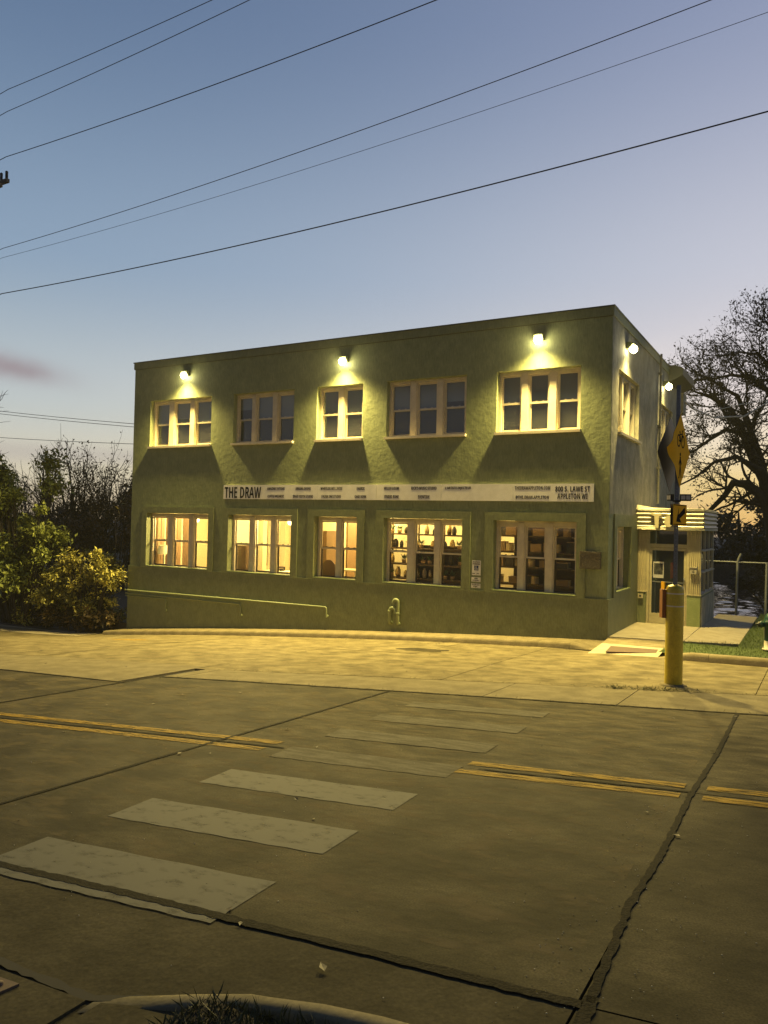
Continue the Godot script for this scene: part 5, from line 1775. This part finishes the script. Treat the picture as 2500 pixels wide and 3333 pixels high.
func trees() -> void:
	rng.seed = 29
	var leaf := leaf_mesh(0.5, 1.0)
	var mat := leaf_mat(1, 1, 1)
	# big bare tree behind the porch
	var t := thing("bare_tree", "large dark spreading tree with few leaves right of the building", "tree")
	var st := mb()
	var z := -17.0
	tube(st, [Vector3(3.1, -1.8, z), Vector3(2.9, 0.4, z), Vector3(2.64, 1.9, z), Vector3(2.40, 3.2, z), Vector3(2.15, 4.5, z)], [0.55, 0.46, 0.40, 0.34, 0.26], 12, false)
	tube(st, [Vector3(2.7, 1.6, z), Vector3(2.95, 4.0, z - 0.3), Vector3(2.75, 7.0, z - 0.2), Vector3(2.72, 8.9, z)], [0.34, 0.27, 0.2, 0.12], 10, false)
	build(st, "trunk", M.bark, t)
	st = mb()
	tips.clear()
	var V := func(a: Array) -> Array: return a.map(func(q): return Vector2(q[0], q[1]))
	limb(st, V.call([[2.40, 3.2], [1.93, 4.03], [1.41, 4.4], [0.98, 4.41], [0.64, 3.93], [0.04, 3.25], [-0.64, 2.99]]), 0.24, 0.06, 2, 2, z, 1.3)
	limb(st, V.call([[2.12, 4.5], [1.65, 5.53], [1.29, 6.49], [0.76, 7.56], [0.04, 8.09], [-0.3, 8.2]]), 0.22, 0.05, 3, 4, z, 1.25)
	limb(st, V.call([[2.36, 3.3], [1.9, 5.43], [1.37, 7.15], [1.01, 8.12], [0.48, 8.44]]), 0.2, 0.05, 3, 3, z - 1.0, 1.2)
	limb(st, V.call([[2.75, 7.0], [2.18, 8.14], [1.51, 8.75], [0.82, 8.86], [0.3, 8.74]]), 0.14, 0.04, 3, 4, z, 1.15)
	limb(st, V.call([[2.7, 8.2], [2.3, 9.0], [1.85, 9.6], [1.3, 9.7]]), 0.11, 0.03, 3, 4, z, 1.0)
	limb(st, V.call([[2.72, 8.6], [2.5, 9.8], [2.3, 10.4], [2.1, 10.8]]), 0.11, 0.03, 3, 4, z + 0.5, 0.95)
	limb(st, V.call([[1.29, 6.49], [0.68, 6.61], [-0.02, 6.25], [-0.55, 5.78]]), 0.12, 0.04, 3, 4, z, 1.15)
	limb(st, V.call([[2.9, 3.8], [3.6, 5.5], [4.6, 7.0], [5.6, 8.0]]), 0.2, 0.06, 3, 3, z, 1.8)
	limb(st, V.call([[2.8, 6.0], [3.4, 7.6], [3.9, 9.0], [4.1, 10.0]]), 0.16, 0.05, 3, 3, z, 1.2)
	limb(st, V.call([[2.0, 4.9], [1.2, 5.4], [0.4, 5.2], [-0.3, 4.6]]), 0.12, 0.04, 3, 2, z + 0.8, 1.3)
	build(st, "branches", M.bark, t)
	var spots := PackedVector3Array()
	for p in tips:
		for k in 2:
			if rng.randf() < 0.8:
				spots.append(p + Vector3(rng.randfn(), rng.randfn(), rng.randfn()) * 0.11)
	foliage(t, spots, leaf, mat, Color(0.025, 0.022, 0.010), Color(0.06, 0.045, 0.018), 0.08, 0.17)
	# dark undergrowth on the bank and across the water
	var lo := Color(0.012, 0.014, 0.006)
	var hi := Color(0.035, 0.034, 0.014)
	var banks := [[Vector3(4.6, -1.0, -12.5), Vector3(1.9, 2.6, 1.6), "dark bush on the bank behind the chain-link fence"], [Vector3(2.8, -1.2, -20.5), Vector3(1.9, 3.8, 1.6), "tall dark bush at the foot of the large bare tree"], [Vector3(7.5, -1.0, -16.0), Vector3(3.0, 5.0, 2.5), "dark thicket right of the large bare tree"]]
	for b in banks:
		shrub("dark_bush", b[2], "bush", b[0], clump_cloud(22, Vector3(-b[1].x, 0.2, -b[1].z), b[1], 0.5, 0.95), 4200, leaf, mat, lo, hi, 0.16, 0.30, "dark bushes on the far bank")
	var names := ["leftmost", "second", "third", "fourth", "fifth", "sixth", "seventh", "eighth"]
	for i in 8:
		var x := -15.0 + i * 4.4
		var h := 5.2 + 1.6 * sin(i * 2.1) + (1.5 if i > 4 else 0.0)
		var bt := shrub("bank_tree", "dark leafy tree across the water, %s from the left" % names[i], "tree", Vector3(x, -1.2, -51.0 + 2.0 * sin(i * 1.7)), clump_cloud(24, Vector3(-2.9, 0.3, -1.6), Vector3(2.9, h, 1.6), 0.9, 1.7), 3600, leaf, mat, lo, Color(0.05, 0.035, 0.014), 0.35, 0.65, "trees across the water")
		st = mb()
		tube(st, [Vector3(0, -1.0, 0), Vector3(0.1, h * 0.5, 0), Vector3(0, h, 0)], [0.3, 0.2, 0.06], 7, false)
		build(st, "trunk", M.bark, bt)
	# left side: the big green bush tree, yellow bushes, and what stands behind
	var green := shrub("green_tree", "bushy green tree at the left edge, lit from the street side", "tree", Vector3(-19.6, -0.95, 0.75), clump_cloud(54, Vector3(-2.6, 0.5, -1.0), Vector3(0.55, 5.3, 1.0), 0.4, 0.85) + clump_cloud(14, Vector3(0.5, 2.0, -0.7), Vector3(1.75, 3.7, 0.7), 0.3, 0.6), 24000, leaf, mat, Color(0.08, 0.105, 0.02), Color(0.28, 0.31, 0.06), 0.09, 0.22)
	st = mb()
	tube(st, [Vector3(-0.8, -0.3, 0), Vector3(-0.7, 2.0, 0.1), Vector3(-0.9, 4.5, 0)], [0.16, 0.11, 0.04], 8, false)
	build(st, "trunk", M.bark, green)
	shrub("yellow_bush", "yellow-leaved bush beside the building's left corner", "bush", Vector3(-16.75, -1.0, 0.1), clump_cloud(50, Vector3(-1.3, 0.1, -0.7), Vector3(1.4, 2.25, 0.6), 0.2, 0.5), 8200, leaf, mat, Color(0.12, 0.12, 0.025), Color(0.52, 0.46, 0.10), 0.08, 0.18, "yellow bushes left of the building")
	shrub("yellow_bush", "yellow-leaved bush between the green tree and the corner bush", "bush", Vector3(-18.8, -1.15, 0.35), clump_cloud(44, Vector3(-1.3, 0.15, -0.7), Vector3(1.2, 1.85, 0.6), 0.2, 0.5), 7600, leaf, mat, Color(0.11, 0.115, 0.025), Color(0.46, 0.42, 0.09), 0.08, 0.18, "yellow bushes left of the building")
	shrub("low_scrub", "low dark brown scrub along the left pavement edge", "bush", Vector3(-20.6, -1.15, 0.55), clump_cloud(46, Vector3(-3.0, 0.0, -0.6), Vector3(5.0, 0.4, 0.1), 0.18, 0.36), 6000, leaf, mat, Color(0.05, 0.04, 0.015), Color(0.15, 0.10, 0.03), 0.10, 0.22)
	# a bare shoot with a few leaves
	var sh := thing("bare_shoot", "thin bare shoot with a few pale leaves above the corner bush", "plant", Vector3(-16.7, -1.1, -0.7))
	st = mb()
	tube(st, [Vector3(0, 0, 0), Vector3(0.05, 2.4, 0), Vector3(0.12, 3.2, 0.0), Vector3(0.42, 4.05, 0.1)], [0.02, 0.014, 0.01, 0.006], 5, false)
	tube(st, [Vector3(0.07, 2.7, 0), Vector3(-0.05, 3.6, 0), Vector3(-0.07, 4.15, 0)], [0.012, 0.008, 0.004], 4, false)
	build(st, "stem", M.timber, sh)
	foliage(sh, PackedVector3Array([Vector3(0.42, 4.05, 0.1), Vector3(0.46, 4.12, 0.1), Vector3(0.40, 4.0, 0.12), Vector3(0.3, 3.8, 0.1), Vector3(0.26, 3.78, 0.12), Vector3(0.2, 2.5, 0.1), Vector3(0.1, 2.3, 0.1)]), leaf, mat, Color(0.5, 0.4, 0.12), Color(0.6, 0.5, 0.2), 0.14, 0.2, "leaves")
	# multi-stemmed half-bare tree
	var b2 := thing("multi_stem_tree", "half-bare many-stemmed tree rising behind the left bushes", "tree", Vector3(-30.6, -2.0, -10.2))
	st = mb()
	tips.clear()
	for k in 9:
		var a := lerpf(-1.0, 1.0, k / 8.0)
		grow(st, Vector3(a * 0.35, 0.3, rng.randf_range(-0.3, 0.3)), Vector3(a * 0.62, 1.0, rng.randf_range(-0.3, 0.3)).normalized(), 3.0 * rng.randf_range(0.85, 1.1), 0.15, 5, 0.14, 0.5, 3)
	build(st, "stems", M.bark, b2)
	spots = PackedVector3Array()
	for p in tips:
		if rng.randf() < 0.85:
			spots.append(p + Vector3(rng.randfn(), rng.randfn() - 0.6, rng.randfn()) * 0.14)
	foliage(b2, spots, leaf, mat, Color(0.06, 0.035, 0.014), Color(0.18, 0.095, 0.03), 0.12, 0.24)
	shrub("russet_tree", "russet-leaved low tree behind the yellow bushes", "tree", Vector3(-27.0, -2.0, -9.6), clump_cloud(26, Vector3(-1.9, 1.0, -1.5), Vector3(2.2, 5.4, 1.5), 0.55, 0.95), 5000, leaf, mat, Color(0.07, 0.04, 0.015), Color(0.22, 0.11, 0.035), 0.16, 0.3)
	shrub("dark_evergreen", "black-green dense evergreen mass against the building's left edge", "tree", Vector3(-31.0, -2.2, -14.3), clump_cloud(44, Vector3(-0.6, 0.5, -1.2), Vector3(4.2, 7.2, 1.6), 0.8, 1.3), 12000, leaf, mat, Color(0.008, 0.010, 0.005), Color(0.018, 0.02, 0.01), 0.2, 0.4)
	# spruce tips and far bare trees
	for q in [[-33.3, -22.0, 9.2], [-31.9, -22.3, 9.4]]:
		var s := thing("spruce", "small pointed spruce behind the dark evergreen, %s" % ("left one" if q[0] < -33.0 else "right one"), "tree", Vector3(q[0], -2.2, q[1]), 0.0, "far spruces")
		st = mb()
		tube(st, [Vector3(0, 0, 0), Vector3(0, q[2], 0)], [0.14, 0.02], 6, false)
		build(st, "trunk", M.bark, s)
		spots = PackedVector3Array()
		for i in 1600:
			var h := rng.randf()
			var r := (1.0 - h) * 1.7 * (0.7 + 0.3 * sin(h * 40.0)) * sqrt(rng.randf())
			var a := rng.randf() * TAU
			spots.append(Vector3(cos(a) * r, 1.2 + h * (q[2] - 1.1) - r * 0.2, sin(a) * r))
		foliage(s, spots, leaf, mat, Color(0.008, 0.010, 0.006), Color(0.02, 0.022, 0.012), 0.2, 0.35)
	for q in [[-37.0, -24.0, 7.4, "far bare tree above the dark evergreen"], [-34.4, -25.0, 8.2, "far bare tree touching the building's left edge"], [-39.5, -15.0, 7.0, "far bare tree behind the bushy green tree"], [-46.0, -17.0, 6.5, "far bare tree at the left edge of the frame"]]:
		var s := thing("far_bare_tree", q[3], "tree", Vector3(q[0], -2.2, q[1]))
		st = mb()
		tips.clear()
		for k in 4:
			grow(st, Vector3(rng.randf_range(-0.2, 0.2), 0, 0), Vector3(rng.randf_range(-0.45, 0.45), 1, rng.randf_range(-0.3, 0.3)).normalized(), q[2] * 0.5, 0.12, 4, 0.2, 0.45, 3)
		build(st, "branches", M.bark, s)
	# branch tips reaching in at the far left
	var lt := thing("left_bare_tree", "bare tree whose branch tips reach in at the left edge", "tree", Vector3(-30.0, -2.2, -0.5))
	st = mb()
	tips.clear()
	tube(st, [Vector3(-1.5, -0.2, 0), Vector3(-1.4, 4, 0), Vector3(-1.2, 7, 0)], [0.3, 0.24, 0.16], 9, false)
	for k in 5:
		grow(st, Vector3(-1.3, 5.5 + k * 0.5, 0), Vector3(0.9, 0.5, rng.randf_range(-0.6, 0.2)).normalized(), 2.6, 0.09, 4, 0.12, 0.5, 3)
	build(st, "branches", M.bark, lt)
	# the far-off wood that closes the horizon
	var w := MultiMesh.new()
	spots = PackedVector3Array()
	for i in 26000:
		var a := rng.randf_range(-1.75, 1.5)
		var d := rng.randf_range(72.0, 92.0)
		var h := rng.randf() * (3.4 + 1.6 * sin(a * 23.0) + 0.9 * sin(a * 61.0))
		spots.append(Vector3(sin(a) * d, -2.6 + h, 4.0 - cos(a) * d))
	var hold := Node3D.new()
	hold.name = "distant_wood"
	add_child(hold, true)
	tag(hold, "dark distant belt of woodland along the horizon", "woodland", "", "stuff")
	foliage(hold, spots, leaf, mat, Color(0.010, 0.011, 0.006), Color(0.03, 0.025, 0.014), 0.9, 1.8, "crowns")

# ---------------------------------------------------------------- small things on the ground
func blades(called: String, label: String, category: String, spots: Array, lo: Color, hi: Color, hmin: float, hmax: float, spread := 0.5) -> void:
	var st := mb()
	tri(st, Vector3(-0.035, 0, 0), Vector3(0.035, 0, 0), Vector3(0.06, 0.6, 0.1))
	tri(st, Vector3(-0.035, 0, 0), Vector3(0.06, 0.6, 0.1), Vector3(0.10, 1.0, 0.3))
	st.generate_normals()
	var mesh := st.commit()
	var m := leaf_mat(1, 1, 1)
	mesh.surface_set_material(0, m)
	var mm := MultiMesh.new()
	mm.transform_format = MultiMesh.TRANSFORM_3D
	mm.use_colors = true
	mm.mesh = mesh
	mm.instance_count = spots.size()
	for i in spots.size():
		var h := rng.randf_range(hmin, hmax)
		var b := Basis.from_euler(Vector3(rng.randf_range(-spread, spread), rng.randf() * TAU, rng.randf_range(-spread, spread))).scaled(Vector3(h * 1.3, h, h))
		mm.set_instance_transform(i, Transform3D(b, spots[i]))
		mm.set_instance_color(i, lo.lerp(hi, rng.randf()))
	var o := MultiMeshInstance3D.new()
	o.name = called
	o.multimesh = mm
	add_child(o, true)
	tag(o, label, category, "", "stuff")

func litter() -> void:
	rng.seed = 77
	var s := []
	for i in 26000:
		var x := rng.randf_range(1.38, 6.5)
		var z := rng.randf_range(-7.4, 1.58 + 0.2 * (x - 1.7))
		if x < 2.62 and z < -0.30 - 0.39 * (x - 1.36):
			continue
		s.append(Vector3(x, 0.06 + 0.01 * x + (0.02 * z if z > 0.0 else 0.0), z))
	blades("lawn_grass", "short bright green grass right of the entrance walk", "grass", s, Color(0.06, 0.095, 0.012), Color(0.14, 0.19, 0.025), 0.03, 0.065)
	# weeds round the bollard and along the joint
	s = []
	for i in 230:
		var c: Array = [[1.55, 5.62, 0.12], [2.0, 5.42, 0.22], [2.45, 5.3, 0.3], [1.9, 5.5, 0.5]][rng.randi_range(0, 3)]
		var x: float = c[0] + rng.randfn() * c[2] * 0.6
		s.append(on(x, strip_z(x) + rng.randfn() * 0.03, 0.0))
	blades("joint_weeds", "tufts of weeds in the pavement joint beside the bollard", "weeds", s, Color(0.03, 0.045, 0.010), Color(0.08, 0.10, 0.02), 0.025, 0.09, 1.0)
	s = []
	for i in 500:
		var x := rng.randf_range(-4.8, 9.0)
		var zz := strip_z(x) if rng.randf() < 0.5 else gutter_z(x)
		s.append(on(x, zz + rng.randfn() * 0.015, 0.0))
	blades("gutter_weeds", "sparse dark weeds growing in the long gutter joints", "weeds", s, Color(0.02, 0.025, 0.008), Color(0.06, 0.06, 0.02), 0.02, 0.05, 1.0)
	# the overgrown clump at the near kerb
	s = []
	for i in 5200:
		var x := rng.randf_range(1.95, 3.4)
		var z := rng.randf_range(14.60 - 0.07 * (x - 2.0), 15.3)
		s.append(on(x, z, 0.05))
	blades("kerb_grass", "overgrown dark grass clump behind the near kerb at bottom", "grass", s, Color(0.02, 0.026, 0.008), Color(0.06, 0.065, 0.02), 0.03, 0.085, 0.8)
	# fallen leaves and grit
	var leaf := leaf_mesh(0.55, 1.0)
	var m := leaf_mat(1, 1, 1)
	var spots := PackedVector3Array()
	for i in 240:
		var x := rng.randf_range(-14.0, 6.0)
		var z := rng.randf_range(0.98, 1.2) if rng.randf() < 0.45 else rng.randf_range(1.0, 14.5)
		spots.append(on(x, z, 0.012))
	var mm := MultiMesh.new()
	mm.transform_format = MultiMesh.TRANSFORM_3D
	mm.use_colors = true
	mm.mesh = leaf
	leaf.surface_set_material(0, m)
	mm.instance_count = spots.size()
	for i in spots.size():
		mm.set_instance_transform(i, Transform3D(Basis.from_euler(Vector3(rng.randf_range(-0.2, 0.2), rng.randf() * TAU, rng.randf_range(-0.3, 0.3))).scaled(Vector3.ONE * rng.randf_range(0.03, 0.075)), spots[i]))
		mm.set_instance_color(i, Color(0.03, 0.022, 0.01).lerp(Color(0.12, 0.075, 0.03), rng.randf()))
	var o := MultiMeshInstance3D.new()
	o.name = "fallen_leaves"
	o.multimesh = mm
	add_child(o, true)
	var gm := MultiMesh.new()
	var gs := mb()
	lathe(gs, [Vector2(0, 0), Vector2(0.8, 0.1), Vector2(0.7, 0.7), Vector2(0, 1.0)], 5, Transform3D(), -1)
	gs.generate_normals()
	var pebble := gs.commit()
	pebble.surface_set_material(0, m)
	gm.transform_format = MultiMesh.TRANSFORM_3D
	gm.use_colors = true
	gm.mesh = pebble
	gm.instance_count = 900
	for i in 900:
		var x := rng.randf_range(-3.0, 4.6) if i % 3 else 2.9 + absf(rng.randfn()) * 0.5
		var z := rng.randf_range(7.0, 14.6) if i % 3 else rng.randf_range(11.0, 14.2)
		gm.set_instance_transform(i, Transform3D(Basis.from_euler(Vector3(0, rng.randf() * TAU, 0)).scaled(Vector3(1.2, 0.8, 1.0) * rng.randf_range(0.0015, 0.0045)), on(x, z, 0.003)))
		gm.set_instance_color(i, Color(0.03, 0.025, 0.015).lerp(Color(0.6, 0.55, 0.42), pow(rng.randf(), 1.5)))
	var go := MultiMeshInstance3D.new()
	go.name = "grit"
	go.multimesh = gm
	add_child(go, true)
	tag(go, "loose grit and pale pebbles on the road surface", "grit", "", "stuff")
	tag(o, "dry leaves scattered over the driveway and road", "leaves", "", "stuff")
